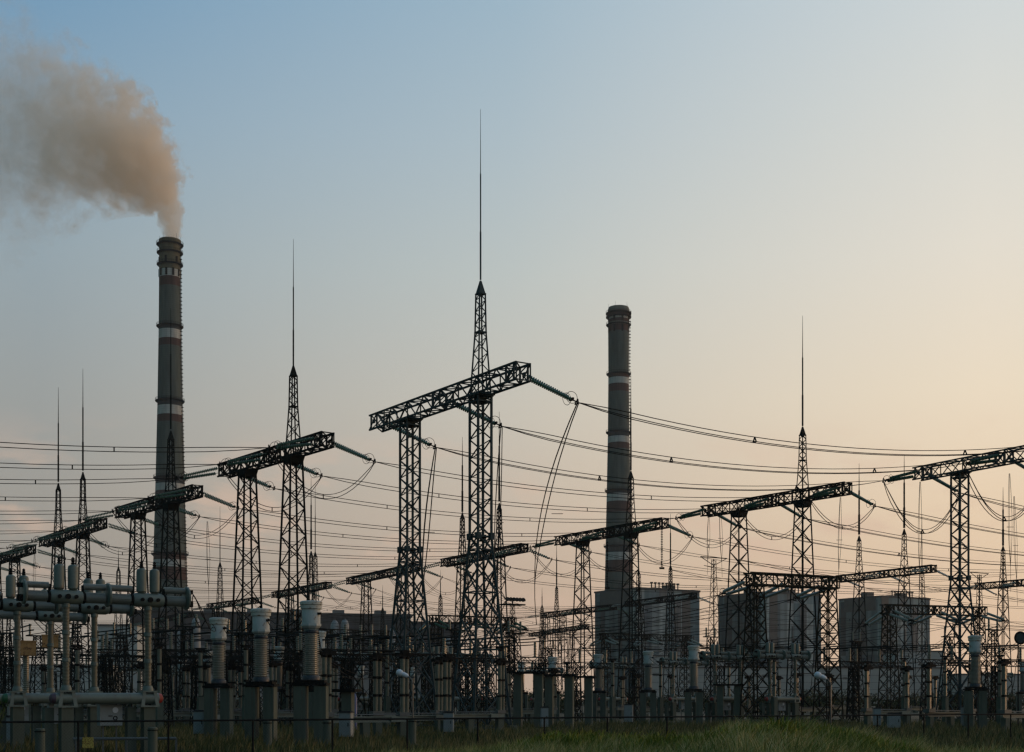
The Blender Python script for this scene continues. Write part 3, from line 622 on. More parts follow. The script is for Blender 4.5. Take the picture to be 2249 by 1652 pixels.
gantry('G8', 'the low far gantry by smoking chimney', 'far black portal gantry low at the foot of the smoking chimney', (418, 1345), (318, 1362), [(392, 0), (340, 0)], 'C')
# third row
gantry('H1', 'the far twin-spired gantry', 'far black portal gantry with two spires meeting the brown gantry', (2051, 1241), (1835, 1265), [(1985, 42.7), (1886, 42.9)], 'C')
gantry('H2', 'the far gantry before first boiler house', 'far black portal gantry with spire against the first boiler house', (1525, 1302), (1372, 1322), [(1472, 1), (1405, 0)], 'C')
gantry('H3', 'the far gantry in sky gap', 'far black portal gantry with twin masts in sky gap beside first boiler house', (1350, 1328), (1186, 1347), [(1236, 0), (1222, 1), (1200, 0)], 'C')
gantry('H4', 'the lowest gantry in sky gap', 'small very distant portal gantry, lowest in the sky gap beside first boiler house', (1290, 1371), (1161, 1391), [(1255, 0), (1190, 0)], 'C')
gantry('H5', 'the far gantry beyond the splayed one', 'far black portal gantry with a plain mast beyond the splayed big gantry', (2330, 1266), (2138, 1282), [(2202, 1), (2290, 0)], 'C')
# lower gantries standing the other way round
gantry('K1', 'the brown gantry', 'brown low portal gantry with heavy beam before the middle boiler house', (1835, 1268), (1640, 1258), [(1821, 0), (1651, 0)], 'K', 13.2, .5)
gantry('K2', 'the brown gantry before last boiler house', 'low brown portal gantry before the last boiler house', (2161, 1334), (1937, 1328), [(2158, 0), (1946, 0)], 'K', 13.2, .5)
gantry('K3', 'the low gantry behind tallest one', 'low brown portal gantry behind the legs of the tallest gantry', (1130, 1357), (942, 1351), [(1115, 0), (958, 0)], 'K', 13.2, .5)
gantry('K4', 'the low gantry before turbine hall', 'low brown portal gantry in front of the dark turbine hall', (854, 1386), (712, 1382), [(842, 0), (722, 0)], 'K', 13.2, .5)
gantry('K5', 'the low gantry before first boiler house', 'low brown portal gantry in front of the first boiler house', (1515, 1396), (1318, 1391), [(1505, 0), (1330, 0)], 'K', 13.2, .5)

# ------------------------------------------------------------------ insulator strings, conductors, jumpers
SL = 4.5
def string_proto(m, far=False):
    def mk():
        root = raw('insulator_string')
        for s in (-1, 1):
            c_ = MB(); nd = 19 if not far else 10; sp = 3.35/nd; seg = 8 if not far else 6
            p0, p1 = Vector((.42, s*.30, s*.20)), Vector((3.8, s*.17, s*.10)); d = p1-p0; q = d.to_track_quat('Z', 'Y').to_matrix().to_4x4()
            M = Matrix.Translation(p0) @ q
            pr = []
            for i in range(nd):
                z = i*sp; pr += [(.035, z), (.06, z+sp*.12), (.16, z+sp*.5), (.15, z+sp*.64), (.045, z+sp*.72)]
            c_.lathe(pr, M, seg); c_.bar((0, s*.30, s*.20), (.46, s*.30, s*.20), .03); c_.build('disc_chain', m, root)
        f = MB()
        f.bar((3.78, -.17, -.1), (4.2, 0, 0), .03); f.bar((3.78, .17, .1), (4.2, 0, 0), .03); f.box((3.95, 0, 0), (.06, .2, .1)); f.bar((4.1, 0, 0), (SL, 0, 0), .05)
        f.bar((4.42, 0, .22), (4.42, .2, -.14), .045); f.bar((4.42, 0, .22), (4.42, -.2, -.14), .045); f.bar((4.42, .2, -.14), (4.42, -.2, -.14), .045)
        f.build('clamp_fitting', DARK, root)
        if not far:
            for s in (-1, 1):
                t = MB(); t.torus((3.75, s*.28, 0), .40, .02, Matrix.Rotation(R(90), 3, 'X') @ Matrix.Rotation(R(s*12), 3, 'Y'), 22, 4); t.build('corona_ring', DARK, root)
        return root
    return mk
PH = ['near-end', 'middle', 'far-end']
ENDS = {}
def strings(key, side, phases=(0, 1, 2), droop=15, m='g'):
    """hang strings on one side of a gantry; side +1 = local +y, -1 = local -y. Remembers where the wires start."""
    g = GAN[key]; far = g['style'] == 'C'
    h = g['v']*side; az = math.atan2(h.y, h.x)
    for i in phases:
        dr = R(droop+random.uniform(-2, 2))
        p = g['A']+g['u']*g['ph'][i]+h*(g['hw']+.05)+Vector((0, 0, g['z']-g['hw']*(1.1 if g['style'] != 'K' else 1.7)))
        towards = 'yard' if key[0] in 'AG' else 'road'
        sd = {1: 'smoke side', -1: 'boiler-house side'}[side]
        nick = g['nick']
        place('string_'+m+str(far), string_proto({'g': GLASS, 'p': GLASSP}[m], far), f'{"green" if m == "g" else "pale"} twin insulator string, {PH[i]} of {nick}, {sd}', 'insulator', 'insulator strings on the gantries', p, (0, dr, az))
        e = p+h*(SL*math.cos(dr))+Vector((0, 0, -SL*math.sin(dr)))
        ENDS[(key, side, i)] = e
TRI = [(0, .22), (.2, -.14), (-.2, -.14)]
def bundle(name, label, p, q, sag, n=3, r=.02, spacers=(.3, .62), cat='wires', group='overhead conductors', segs=22):
    p, q = Vector(p), Vector(q); d = (q-p); hd = Vector((d.x, d.y, 0)); hd = hd.normalized() if hd.length > .3 else Vector((1, 0, 0)); lat = Vector((-hd.y, hd.x, 0))
    root = thing(name, label, cat, p, 0, group)
    offs = TRI if n == 3 else ([(0, .17), (0, -.17)] if n == 2 else [(0, 0)])
    pos = lambda t: d*t-Vector((0, 0, 4*sag*t*(1-t)))
    for i, (a, b) in enumerate(offs):
        mb = MB(); pts = []
        for k in range(segs+1):
            t = k/segs; e = min(1, t*segs/1.5, (1-t)*segs/1.5); pts.append(pos(t)+lat*a*e+Vector((0, 0, b*e)))
        mb.tube(pts, r, 4); mb.build('wire', WIRE, root)
    if n > 1:
        for t in spacers:
            mb = MB(); c_ = pos(t)
            pp = [c_+lat*a+Vector((0, 0, b)) for a, b in offs]
            for i in range(len(pp)): mb.bar(pp[i], pp[(i+1) % len(pp)], r*1.5)
            mb.build('spacer', DARK, root)
    return root
def span(k1, s1, i1, k2, s2, i2, sag, n=3, r=.02, **kw):
    a, b = ENDS[(k1, s1, i1)], ENDS[(k2, s2, i2)]
    bundle('conductor_bundle', f'{"triple" if n == 3 else "twin"} wires from {PH[i1]} string of {GAN[k1]["nick"]} to next row', a, b, sag, n, r, **kw)
def runoff(k1, s1, i1, vec, dz, sag, n=2, r=.02, **kw):
    a = ENDS[(k1, s1, i1)]; where = 'smoke side' if s1 > 0 else 'boiler-house side'
    bundle('conductor_bundle', f'{"triple" if n == 3 else "twin"} wires running off {PH[i1]} string of {GAN[k1]["nick"]}, {where}', a, a+vec+Vector((0, 0, dz)), sag, n, r, **kw)
def jumper(key, i, drop=3.0, n=2, r=.034):
    a, b = ENDS[(key, 1, i)], ENDS[(key, -1, i)]
    bundle('jumper_loop', f'slack jumper loop at {PH[i]} strings of {GAN[key]["nick"]}', a, b, drop, n, r, spacers=(.5,), group='jumper loops under the gantries', segs=18)
def dropper(label, p, q, bow=0.0, n=3, r=.042, spread=.42):
    p, q = Vector(p), Vector(q); root = thing('dropper_wires', label, 'wires', p, 0, 'dropper wires'); d = q-p
    for i in range(n):
        mb = MB(); a = 2.1*i
        o = Vector((math.cos(a)*spread, math.sin(a)*spread, 0)); pts = []
        for k in range(15):
            t = k/14; pts.append(d*t+o*math.sin(math.pi*min(1, t*1.15+.12))*(.4+.6*t)+Vector((-bow*4*t*(1-t), 0, 0)))
        mb.tube(pts, r, 4); mb.build('wire', WIRE, root)
    mb = MB(); c_ = d*.45; mb.bar(c_-Vector((spread, 0, 0)), c_+Vector((spread, 0, 0)), .03); mb.build('spacer', DARK, root)

strings('A', -1, droop=16)
for k in 'BCDE': strings(k, -1); strings(k, 1, droop=15)
strings('G1', 1, (0, 1, 2), 12); strings('G1', -1, (1, 2), 18)
for k in ('G2', 'G3', 'G4', 'G5', 'G6', 'G7', 'G8'): strings(k, 1, droop=15); strings(k, -1, droop=17)
for k in ('H1', 'H2', 'H3', 'H4', 'H5'): strings(k, 1, droop=9, m='g' if k in ('H3', 'H4') else 'p'); strings(k, -1, droop=17, m='g' if k in ('H3', 'H4') else 'p')
strings('K1', -1, droop=10, m='p'); strings('K2', 1, droop=16, m='p'); strings('K3', 1, droop=14); strings('K5', 1, droop=14, m='p'); strings('K4', -1, droop=22, m='p')
strings('K2', -1, droop=16, m='p'); strings('K3', -1, droop=16, m='p'); strings('K5', -1, droop=16, m='p')

for i in range(3):
    span('A', -1, i, 'G1', 1, i, 1.75, 3, .034, spacers=(.33, .78))
    span('B', -1, i, 'G2', 1, i, 1.3, 2, .037, spacers=(.25, .6))
    span('C', -1, i, 'G3', 1, i, 1.3, 2, .040, spacers=(.35, .7))
    span('D', -1, i, 'G4', 1, i, 1.3, 2, .042, spacers=(.4, .7))
    span('E', -1, i, 'G5', 1, i, 1.3, 2, .043, spacers=(.5,))
    span('G4', -1, i, 'H1', 1, i, 2.2, 2, .044, spacers=(.5,))
    span('G6', -1, i, 'H2', 1, i, 2.2, 2, .044, spacers=(.5,))
    span('G7', -1, i, 'H3', 1, i, 2.2, 2, .044, spacers=(.5,))
    span('G5', -1, i, 'K5', 1, i, 1.5, 2, .03, spacers=(.5,))
    for k, z in (('B', 2.0), ('C', 1.7), ('D', 1.6), ('E', 1.6)):
        runoff(k, 1, i, -Pd*(62 if k != 'B' else 56), 0, z, 2, .038, spacers=(.22, .5))
    for k in ('G6', 'G7', 'G8'): runoff(k, 1, i, -Pd*70, 0, 1.5, 2, .042, spacers=(.5,))
    for k in ('G2', 'G3'): runoff(k, -1, i, Pd*76, 0, 1.7, 2 if k == 'G3' else 3, .036, spacers=(.35, .62))
    if i: runoff('G1', -1, i, Pd*70, 0, 1.6, 3, .034, spacers=(.4,))
    for k in ('H1', 'H2', 'H3', 'H4', 'H5'): runoff(k, -1, i, Pd*80, 0, 2, 2, .044, spacers=(.5,))
    for k in ('H4', 'H5'): runoff(k, 1, i, -Pd*70, 0, 2, 2, .044, spacers=(.5,))
    runoff('G8', -1, i, Pd*80, 0, 2, 2, .044, spacers=(.5,))
    runoff('K1', -1, i, Dd*48, -1, 1.0, 2, .034, spacers=(.5,)); runoff('K2', 1, i, -Dd*40, -1.5, 1, 2, .034, spacers=(.5,)); runoff('K3', 1, i, -Dd*40, -1.5, 1, 2, .034, spacers=(.5,)); runoff('K5', 1, i, -Dd*45, -1, 1, 2, .034, spacers=(.5,))
    runoff('K2', -1, i, Dd*45, -1, 1, 2, .034, spacers=(.5,)); runoff('K3', -1, i, Dd*45, -1, 1, 2, .034, spacers=(.5,)); runoff('K4', -1, i, Dd*45, -1, 1, 2, .034, spacers=(.5,)); runoff('K5', -1, i, Dd*60, -1, 1, 2, .034, spacers=(.5,))
    for k in ('B', 'C', 'G2', 'G3', 'G4', 'G5', 'G6'):
        if (k, i) not in (('B', 2),): jumper(k, i, 3.4 if k != 'G2' else 2.6)
for i in (1, 2): jumper('G1', i, 4.2, 3)

e = [ENDS[('A', -1, i)] for i in range(3)]
dropper('three dropper wires falling from the near-end clamp of the tallest gantry', e[0], P(1178, 1372, 112), 1.1)
dropper('three dropper wires falling from the middle clamp of the tallest gantry', e[1], P(1084, 1395, 104), .1)
dropper('three dropper wires falling from the far-end clamp of the tallest gantry', e[2], P(926, 1395, 108), .3)
for lab, px, y0, y1, Y in (('beside the far end of the wide spired gantry', 1556, 1128, 1262, 150), ('under the far-end string of the wide spired gantry', 1580, 1112, 1268, 152), ('under the near end of the wide spired gantry', 1845, 1092, 1300, 137),
                        ('beside the splayed big gantry', 2020, 1058, 1300, 128), ('past the splayed big gantry near the picture edge', 2216, 1040, 1300, 122), ('behind the splayed big gantry near the picture edge', 2226, 1090, 1330, 150),
                        ('beside the gantry crossing the smoking chimney', 455, 1145, 1330, 140), ('beside the near end of the breakers', 76, 1212, 1330, 180)):
    dropper('dropper wires hanging '+lab, P(px, y0, Y), P(px+random.uniform(-6, 10), y1, Y+1), 0, 3, .02, .3)

def hung_string(label, px, y0, y1, Y):
    Lh = (y1-y0)/F*Y; root = thing('suspension_insulator', label, 'insulator', P(px, y0, Y), 0, 'vertical suspension strings')
    c_ = MB(); nd = int(Lh/.2); pr = []
    for i in range(nd):
        z = -i*Lh/nd; pr += [(.03, z), (.15, z-.06), (.14, z-.1), (.03, z-.13)]
    c_.lathe(pr, None, 8); c_.build('disc_chain', STEEL, root)
    f = MB(); f.box((0, 0, -Lh-.1), (.3, .08, .12)); f.bar((0, 0, 0), (0, 0, .8), .03); f.build('clamp_fitting', DARK, root)
hung_string('dark vertical insulator string hanging under the gantry crossing smokeless chimney', 1453, 1158, 1246, 165)
hung_string('dark vertical insulator string down the edge of the smokeless chimney', 1333, 1190, 1290, 172)
hung_string('dark vertical insulator string near the picture edge beside the big gantry', 2449, 1300, 1345, 150) if False else None
hung_string('dark vertical insulator string under the far-end beam beyond the splayed gantry', 2150, 1297, 1345, 205)

# ------------------------------------------------------------------ free-standing far masts
def far_mast(label, px, ytop, ytip, Y, cross=False, flood=False):
    H = EYE+(HZ-ytop)/F*Y; root = thing('lightning_mast', label, 'mast', G(px, Y), R(33), 'free-standing lattice masts'); th = max(1, Y/220)
    a, b = MB(), MB(); lattice(a, b, [(.2, 1.3), (H-2.5, .35), (H, .3)], 1.0, .06*th, .032*th); sh = a.build('shaft', STEEL, root); b.build('lacing', STEEL, sh)
    if ytip:
        T = EYE+(HZ-ytip)/F*Y; s = MB(); s.frustum((0, 0, H), (.3, .3), (0, 0, H+1), (.08, .08)); s.bar((0, 0, H+1), (0, 0, H+(T-H)*.55), .07*th, n=6); s.bar((0, 0, H+(T-H)*.55), (0, 0, T), .05*th, .02, n=6); s.build('lightning_rod', STEEL, root)
    if cross:
        s = MB(); s.bar((-3.4, 0, H+.4), (3.4, 0, H+.4), .12); s.bar((-3.4, 0, H+.4), (0, 0, H-1.2), .08); s.bar((3.4, 0, H+.4), (0, 0, H-1.2), .08); s.build('crossarm', STEEL, root)
    if flood:
        s = MB(); s.box((0, 0, H), (2.2, 1.2, .12)); s.box((0, 0, H+.5), (.1, .1, .5)); s.torus((0, 0, H+1.05), 1.6, .05, n=12, k=4); s.build('platform', DARK, root)
        for i in range(6):
            q = MB(); q.lathe([(.2, 0), (.45, .5)], Matrix.Translation((-1.8+.7*i, -.9, H+.7)) @ Matrix.Rotation(R(60), 4, 'X'), 8); q.build('floodlight', DARK, root)
far_mast('slim spired lattice mast in the sky gap above the white transformers', 483, 1245, 1112, 287)
far_mast('thin plain mast rising between the breaker poles', 260, 1254, 1206, 298)
far_mast('short spired mast between the feet of the tallest gantry', 967, 1312, 1252, 353)
far_mast('tiny spired mast above the turbine hall roof', 840, 1340, 1285, 417)
far_mast('spired lattice mast before the last boiler house', 2024, 1258, 1130, 300)
far_mast('crossarm-topped lattice pylon between the first two boiler houses', 1567, 1229, None, 270, cross=True)
far_mast('floodlight mast with lamp platform just past the tallest gantry', 1125, 1328, None, 260, flood=True)
far_mast('spired lattice mast hidden by the spired gantry column', 692, 1222, 1062, 300)
far_mast('spired mast behind the gantry crossing the smokeless chimney', 1402, 1262, 1175, 300)
far_mast('plain lattice mast beside the far twin-spired gantry', 2150, 1262, None, 330, cross=True)
far_mast('lone plain lattice mast in the haze near the floodlight mast', 1190, 1335, 1290, 420)

for i, (px, yt, Y, lab) in enumerate(((14, 1392, 120, 'cut by the picture edge behind the breakers'), (84, 1398, 130, 'between the first two breaker columns'), (168, 1372, 150, 'behind the first breaker column'), (232, 1410, 140, 'before the white blank-walled building'), (268, 1396, 128, 'behind the breaker column by the white building'),
        (352, 1385, 135, 'at the foot of the smoking chimney'), (412, 1378, 122, 'just past the smoking chimney'), (520, 1392, 118, 'between the rear two big transformers'), (548, 1372, 160, 'behind the middle big transformer'), (640, 1390, 112, 'between the two front big transformers'), (660, 1365, 150, 'before the turbine hall'),
        (775, 1405, 108, 'past the largest white transformer'), (832, 1398, 140, 'under the spireless gantry'), (1000, 1385, 150, 'behind the splayed legs of tallest gantry'), (1130, 1392, 130, 'past the tallest gantry'), (1205, 1425, 190, 'low in the sky gap'), (1560, 1400, 170, 'between the first two boiler houses'),
        (1880, 1410, 160, 'before the last boiler house'), (2085, 1400, 150, 'inside the splayed legs of the big gantry'), (2180, 1385, 140, 'beyond the splayed big gantry'))):
    H = EYE+(HZ-yt)/F*Y; root = thing('lattice_support', 'slim dark lattice support with cross arm '+lab, 'support', G(px, Y), R(33+7*(i%3)), 'slim lattice supports')
    a, b = MB(), MB(); lattice(a, b, [(.1, .75), (H, .32)], 1.0, .06, .035, True); sh = a.build('shaft', STEEL, root); b.build('lacing', STEEL, sh)
    q = MB(); q.box((0, 0, H+.06), (1.1, .3, .06)); q.bar((-1.1, 0, H+.1), (1.1, 0, H+.5), .05); q.build('crossarm', STEEL, root)
    for sx_ in (-.8, .8): q = MB(); q.ribbed(H+.12, H+1.2, .09, .035, 7, Matrix.Translation((sx_, 0, 0)), 8); q.build('post_insulator', PORC, root)
# ------------------------------------------------------------------ switchgear
def mk_ct():
    """white headed current transformer on two concrete pillars; 6.56 m tall"""
    root = raw('current_transformer')
    for i, s in enumerate((-1, 1)):
        q = MB(); q.box((s*.46, 0, 1.4), (.27, .27, 1.4)); q.box((s*.46, -.20, 1.4), (.10, .10, 1.385)); q.build('support_pillar', CONC, root)
    q = MB(); q.box((0, 0, 2.88), (.78, .36, .06)); q.box((0, 0, 3.0), (.62, .34, .05)); q.box((-.5, 0, 2.93), (.16, .3, .13)); q.box((.5, 0, 2.93), (.16, .3, .13)); q.build('base_frame', DARK, root)
    q = MB(); q.lathe([(.40, 3.06), (.40, 3.2), (.34, 3.28)], n=20); q.build('lower_collar', NAVY, root, True)
    q = MB(); q.ribbed(3.28, 5.12, .27, .10, 21, n=20); q.build('ribbed_porcelain', PORCG, root)
    q = MB(); q.lathe([(.30, 5.12), (.33, 5.16), (.33, 5.24), (.30, 5.28)], n=20); q.build('upper_collar', NAVY, root, True)
    q = MB(); q.lathe([(.31, 5.28), (.46, 5.46), (.46, 5.56)], n=8); q.build('funnel', WHITE, root)
    q = MB(); q.lathe([(.41, 5.5), (.41, 6.2), (.40, 6.22)], n=24); hd = q.build('head_tank', WHITE, root, True)
    q = MB()
    for a in (2.6, 5.9): q.box((.44*math.cos(a), .44*math.sin(a), 6.0), (.09, .07, .05))
    q.build('terminal', DARK, hd)
    q = MB(); q.lathe([(.42, 6.2), (.47, 6.22), (.47, 6.36), (.45, 6.38), (.50, 6.40), (.50, 6.52), (.46, 6.55), (.40, 6.57)], n=24); q.build('cap_rim', CAPRIM, root, True)
    q = MB(); q.torus((0, 0, 5.33), .72, .015, n=24, k=4); q.bar((-.72, 0, 5.33), (.72, 0, 5.33), .012); q.build('shield_ring', DARK, root)
    return root
def ct(label, px, ytop, rz=R(-8)):
    Y = (6.57-EYE)*F/(HZ-ytop); place('ct', mk_ct, label, 'transformer', 'white-headed current transformers', G(px, Y), rz+random.uniform(-.05, .05))
ct('largest white-headed current transformer on two concrete pillars, front one of the big three', 683, 1320)
ct('tall white-headed transformer, middle one of the big three', 573, 1337)
ct('tall white-headed transformer with rusty cap, rear one of the big three', 480, 1357)
for lab, px, y in (('behind the rear one of the big three', 455, 1430), ('between the middle and largest big transformers', 612, 1420), ('just behind the largest white-headed transformer', 699, 1386), ('behind the gantry column that crosses the smoking chimney', 400, 1450),
                  ('largest near the first boiler house, under the crossarm pylon', 1523, 1418), ('in front of the first boiler house', 1423, 1430), ('under the smokeless chimney', 1314, 1437), ('in the sky gap beside the first boiler house', 1213, 1443),
                  ('just past the tallest gantry', 1145, 1453), ('behind the breaker poles, low beside the white building', 328, 1452), ('small one low among the breaker columns', 98, 1470), ('inside the legs of the splayed big gantry', 2141, 1396), ('cut by the picture edge beyond the splayed gantry', 2246, 1452),
                  ('small one low in the gap under the turbine hall', 792, 1462), ('small one far behind the disconnectors', 905, 1466)):
    ct(f'white-headed transformer {lab}', px, y)

def mk_breaker(cap=REDP, cap2=REDP):
    """one pole of an air-blast breaker: two T columns, twin ribbed chambers, air tank"""
    root = raw('circuit_breaker')
    X1 = Matrix.Translation((0, 0, 0))
    def hx(x, y, z): return Matrix.Translation((x, y, z)) @ RX
    for k, x in enumerate((0.0, 3.05)):
        q = MB(); q.box((x, 0, .95), (.22, .22, .95)); q.box((x-.55, .35, .95), (.17, .17, .95)); q.build('support_pillar', CONC, root)
        q = MB()
        for s in (-1, 1):
            q.frustum((x+s*.29, 0, 1.92), (.07, .30), (x+s*.2, 0, 2.5), (.06, .22))
        q.box((x, 0, 1.94), (.36, .3, .03)); q.box((x, 0, 2.5), (.28, .26, .03)); q.build('bracket', PAINT, root)
        q = MB(); q.lathe([(.2, 2.52), (.2, 2.6), (.15, 2.72)], Matrix.Translation((x, 0, 0)), 16); q.build('column_base', PAINT, root, True)
        q = MB()
        for i in range(3): q.ribbed(2.72+i*1.0, 2.72+i*1.0+.84, .105, .035, 16, Matrix.Translation((x, 0, 0)), 14)
        w = MB()
        for i in range(3): w.lathe([(.13, 2.72+i*1.0+.84), (.15, 2.72+i+.86), (.15, 2.72+i*1.0+.98), (.13, 2.72+i+1.0)], Matrix.Translation((x, 0, 0)), 14)
        q.join(w); q.build('support_insulator', PORC, root, m2=PAINT)
        z = 5.95
        q = MB(); q.lathe([(.12, -.62), (.22, -.58), (.265, -.46), (.265, .46), (.22, .58), (.12, .62)], hx(x, 0, z), 18); tk = q.build('tank', PAINT, root, True)
        q = MB()
        for dx in (-.3, 0, .3): q.lathe([(.07 if dx else .1, 0), (.07 if dx else .1, .07)], Matrix.Translation((x+dx, -.26, z)) @ Matrix.Rotation(R(90), 4, 'X'), 10)
        q.build('hatch', DARK, tk)
        for s in (-1, 1):
            q = MB(); q.lathe([(.10, z+.24), (.19, z+.32), (.19, z+1.06), (.17, z+1.14), (.07, z+1.2)], Matrix.Translation((x+s*.25, 0, 0)), 16); cn = q.build('voltage_can', PAINT, root, True)
            q = MB(); q.lathe([(.05, z+1.2), (.09, z+1.24), (.05, z+1.28), (.08, z+1.33), (.045, z+1.37), (.07, z+1.41), (.02, z+1.47)], Matrix.Translation((x+s*.25, 0, 0)), 10); q.build('bushing', DARK, cn, True)
            q = MB(); q.ribbed(.64, 1.42, .17, .035, 20, hx(x, 0, z) @ Matrix.Rotation(R(180 if s < 0 else 0), 4, 'X'), 16); q.build('chamber_insulator', PORCG, root)
            q = MB(); q.ribbed(.62, 1.44, .095, .032, 20, hx(x, 0, z+.40) @ Matrix.Rotation(R(180 if s < 0 else 0), 4, 'X'), 14); q.build('capacitor_insulator', PORCG, root)
            q = MB(); q.lathe([(.20, .58), (.23, .6), (.23, .66), (.20, .68)], hx(x, 0, z) @ Matrix.Rotation(R(180 if s < 0 else 0), 4, 'X'), 16); q.box((x+s*.60, 0, z+.33), (.03, .08, .12)); q.build('chamber_collar', DARK, root)
    for x in (-1.50, 1.525, 4.55):
        q = MB(); q.lathe([(.40, -.05), (.44, -.03), (.44, .03), (.40, .05)], hx(x, 0, 6.08) @ Matrix.Scale(1.02, 4), 24); q.build('end_plate', PAINT, root, True)
        if x != 1.525:
            q = MB(); sx_ = -1 if x < 0 else 1; q.box((x+sx_*.14, 0, 6.32), (.1, .08, .08)); q.box((x+sx_*.14, 0, 5.86), (.1, .1, .12)); q.build('terminal', DARK, root)
    q = MB(); q.lathe([(.205, -.42), (.205, 3.42)], hx(0, -.05, 2.24), 20); q.build('air_tank', PAINT, root, True)
    q = MB(); q.lathe([(.206, -.42), (.17, -.56), (.07, -.62)], hx(0, -.05, 2.24), 18); q.build('end_cap', cap2, root, True)
    q = MB(); q.lathe([(.206, 3.42), (.17, 3.55), (.07, 3.6)], hx(0, -.05, 2.24), 18); q.build('end_cap', cap, root, True)
    q = MB(); q.box((1.75, .5, 1.62), (.42, .2, .40)); q.box((1.75, .5, 2.04), (.46, .24, .03)); cb = q.build('control_cabinet', CABIN, root)
    q = MB(); q.lathe([(.11, 0), (.11, .02)], Matrix.Translation((1.9, .3, 1.8)) @ Matrix.Rotation(R(90), 4, 'X'), 16); q.build('gauge', LAMPM, cb)
    q = MB(); q.torus((1.9, .29, 1.5), .07, .02, Matrix.Rotation(R(90), 3, 'X'), 12, 4); q.box((1.72, .29, 1.58), (.08, .01, .015)); q.build('lock_handle', DARK, cb)
    q = MB(); q.bar((1.9, .2, 2.0), (1.9, 0, 2.2), .03); q.build('impulse_pipe', GALV, cb)
    for xx in (1.5, 2.0): q = MB(); q.bar((xx, .5, 1.24), (xx, .5, 0), .04); q.build('cabinet_stand', GALV, root)
    return root
def breaker(label, loc, rz=AZ_P, key='brk', mk=mk_breaker): place(key, mk, label, 'circuit breaker', 'air-blast circuit breaker poles', loc, rz)
Lb = G(145, 50)
breaker('grey two-column breaker pole with red-capped air tank, front one of three', Lb, key='brk_a', mk=lambda: mk_breaker(REDP, PURP))
B2 = G(207, 56); breaker('grey breaker pole with green-capped air tank, second of the three', B2-Pd*3.05, key='brk_b', mk=lambda: mk_breaker(REDP, GRNP))
B3 = G(111, 61.5); breaker('grey breaker pole cut by the picture edge, third behind the red-capped one', B3-Pd*3.05)
for lab, px, y in (('under the wide spired gantry beside brown gantry', 1690, 1441), ('behind the large transformer under the crossarm pylon', 1570, 1444), ('before the first boiler house', 1478, 1456), ('beside the transformer under the smokeless chimney', 1322, 1464),
                  ('in the sky gap by the concrete pillars', 1172, 1474), ('behind the brown-stack disconnector', 752, 1446), ('inside the legs of the tallest gantry', 890, 1444), ('beyond the spired column of the tallest gantry', 985, 1447), ('low beside the splayed big gantry', 2180, 1484),
                  ('low behind the largest white-headed transformer', 630, 1470), ('low behind the rusty-capped transformer', 520, 1472), ('low behind the breaker columns by the white building', 290, 1470), ('low at the foot of the smoking chimney', 380, 1480)):
    Y = 3.75*F/(HZ-y); breaker('far grey breaker pole '+lab, G(px, Y), AZ_P)

def mk_post(seg=3):
    def mk():
        root = raw('post_insulator'); return root
    return mk
def mk_disc():
    """disconnector: steel beam on concrete legs, two double insulator stacks, contact arm"""
    root = raw('disconnector'); L = 5.0
    for x in (.3, 2.5, L-.3):
        q = MB(); q.box((x, 0, .5), (.2, .2, .5)); q.build('support_pillar', CONC, root)
    q = MB(); q.box((L/2, 0, 1.28), (L/2, .16, .03)); q.box((L/2, 0, 1.02), (L/2, .16, .03)); q.box((L/2, 0, 1.15), (L/2-.01, .05, .11)); q.box((L-.55, -.19, 1.15), (.5, .03, .14)); q.build('base_beam', PAINT, root)
    q = MB(); q.bar((.1, -.1, 1.42), (L-.3, -.1, 1.40), .025, n=6); q.bar((.1, .1, 1.42), (L-.3, .1, 1.40), .025, n=6); q.box((.25, 0, 1.42), (.35, .28, .12)); q.box((L-.25, 0, 1.42), (.3, .22, .1)); q.build('drive_rod', GALV, root)
    for x in (.2, L-.25):
        for dx, dy in ((-.02, 0), (.38, .24)):
            q = MB(); w = MB()
            for i in range(3):
                z = 1.5+i*1.0; r = .135 if dx < 0 else .11
                q.ribbed(z, z+.86, r-.02, .028, 14, Matrix.Translation((x+dx, dy, 0)), 12); w.lathe([(r+.03, z+.86), (r+.03, z+.98)], Matrix.Translation((x+dx, dy, 0)), 12)
            q.join(w); q.build('insulator_stack', PORC, root, m2=DARK)
        q = MB(); q.box((x+.15, .1, 4.58), (.45, .22, .10)); q.box((x+.1, 0, 4.72), (.2, .16, .1)); q.bar((x-.5, -.1, 4.52), (x+.7, -.1, 4.56), .03); q.build('contact_head', DARK, root)
    q = MB(); q.bar((.2, 0, 4.76), (L-.25, 0, 4.78), .04, n=6)
    for i in range(4): q.box((L/2+.15, -.1+.02*i, 4.66+.09*i), (.38, .015, .02))
    q.build('contact_arm', DARK, root)
    return root
def disc(label, px, Y, rz=AZ_P): place('disc', mk_disc, label, 'disconnector', 'disconnectors with twin porcelain stacks', G(px, Y), rz)
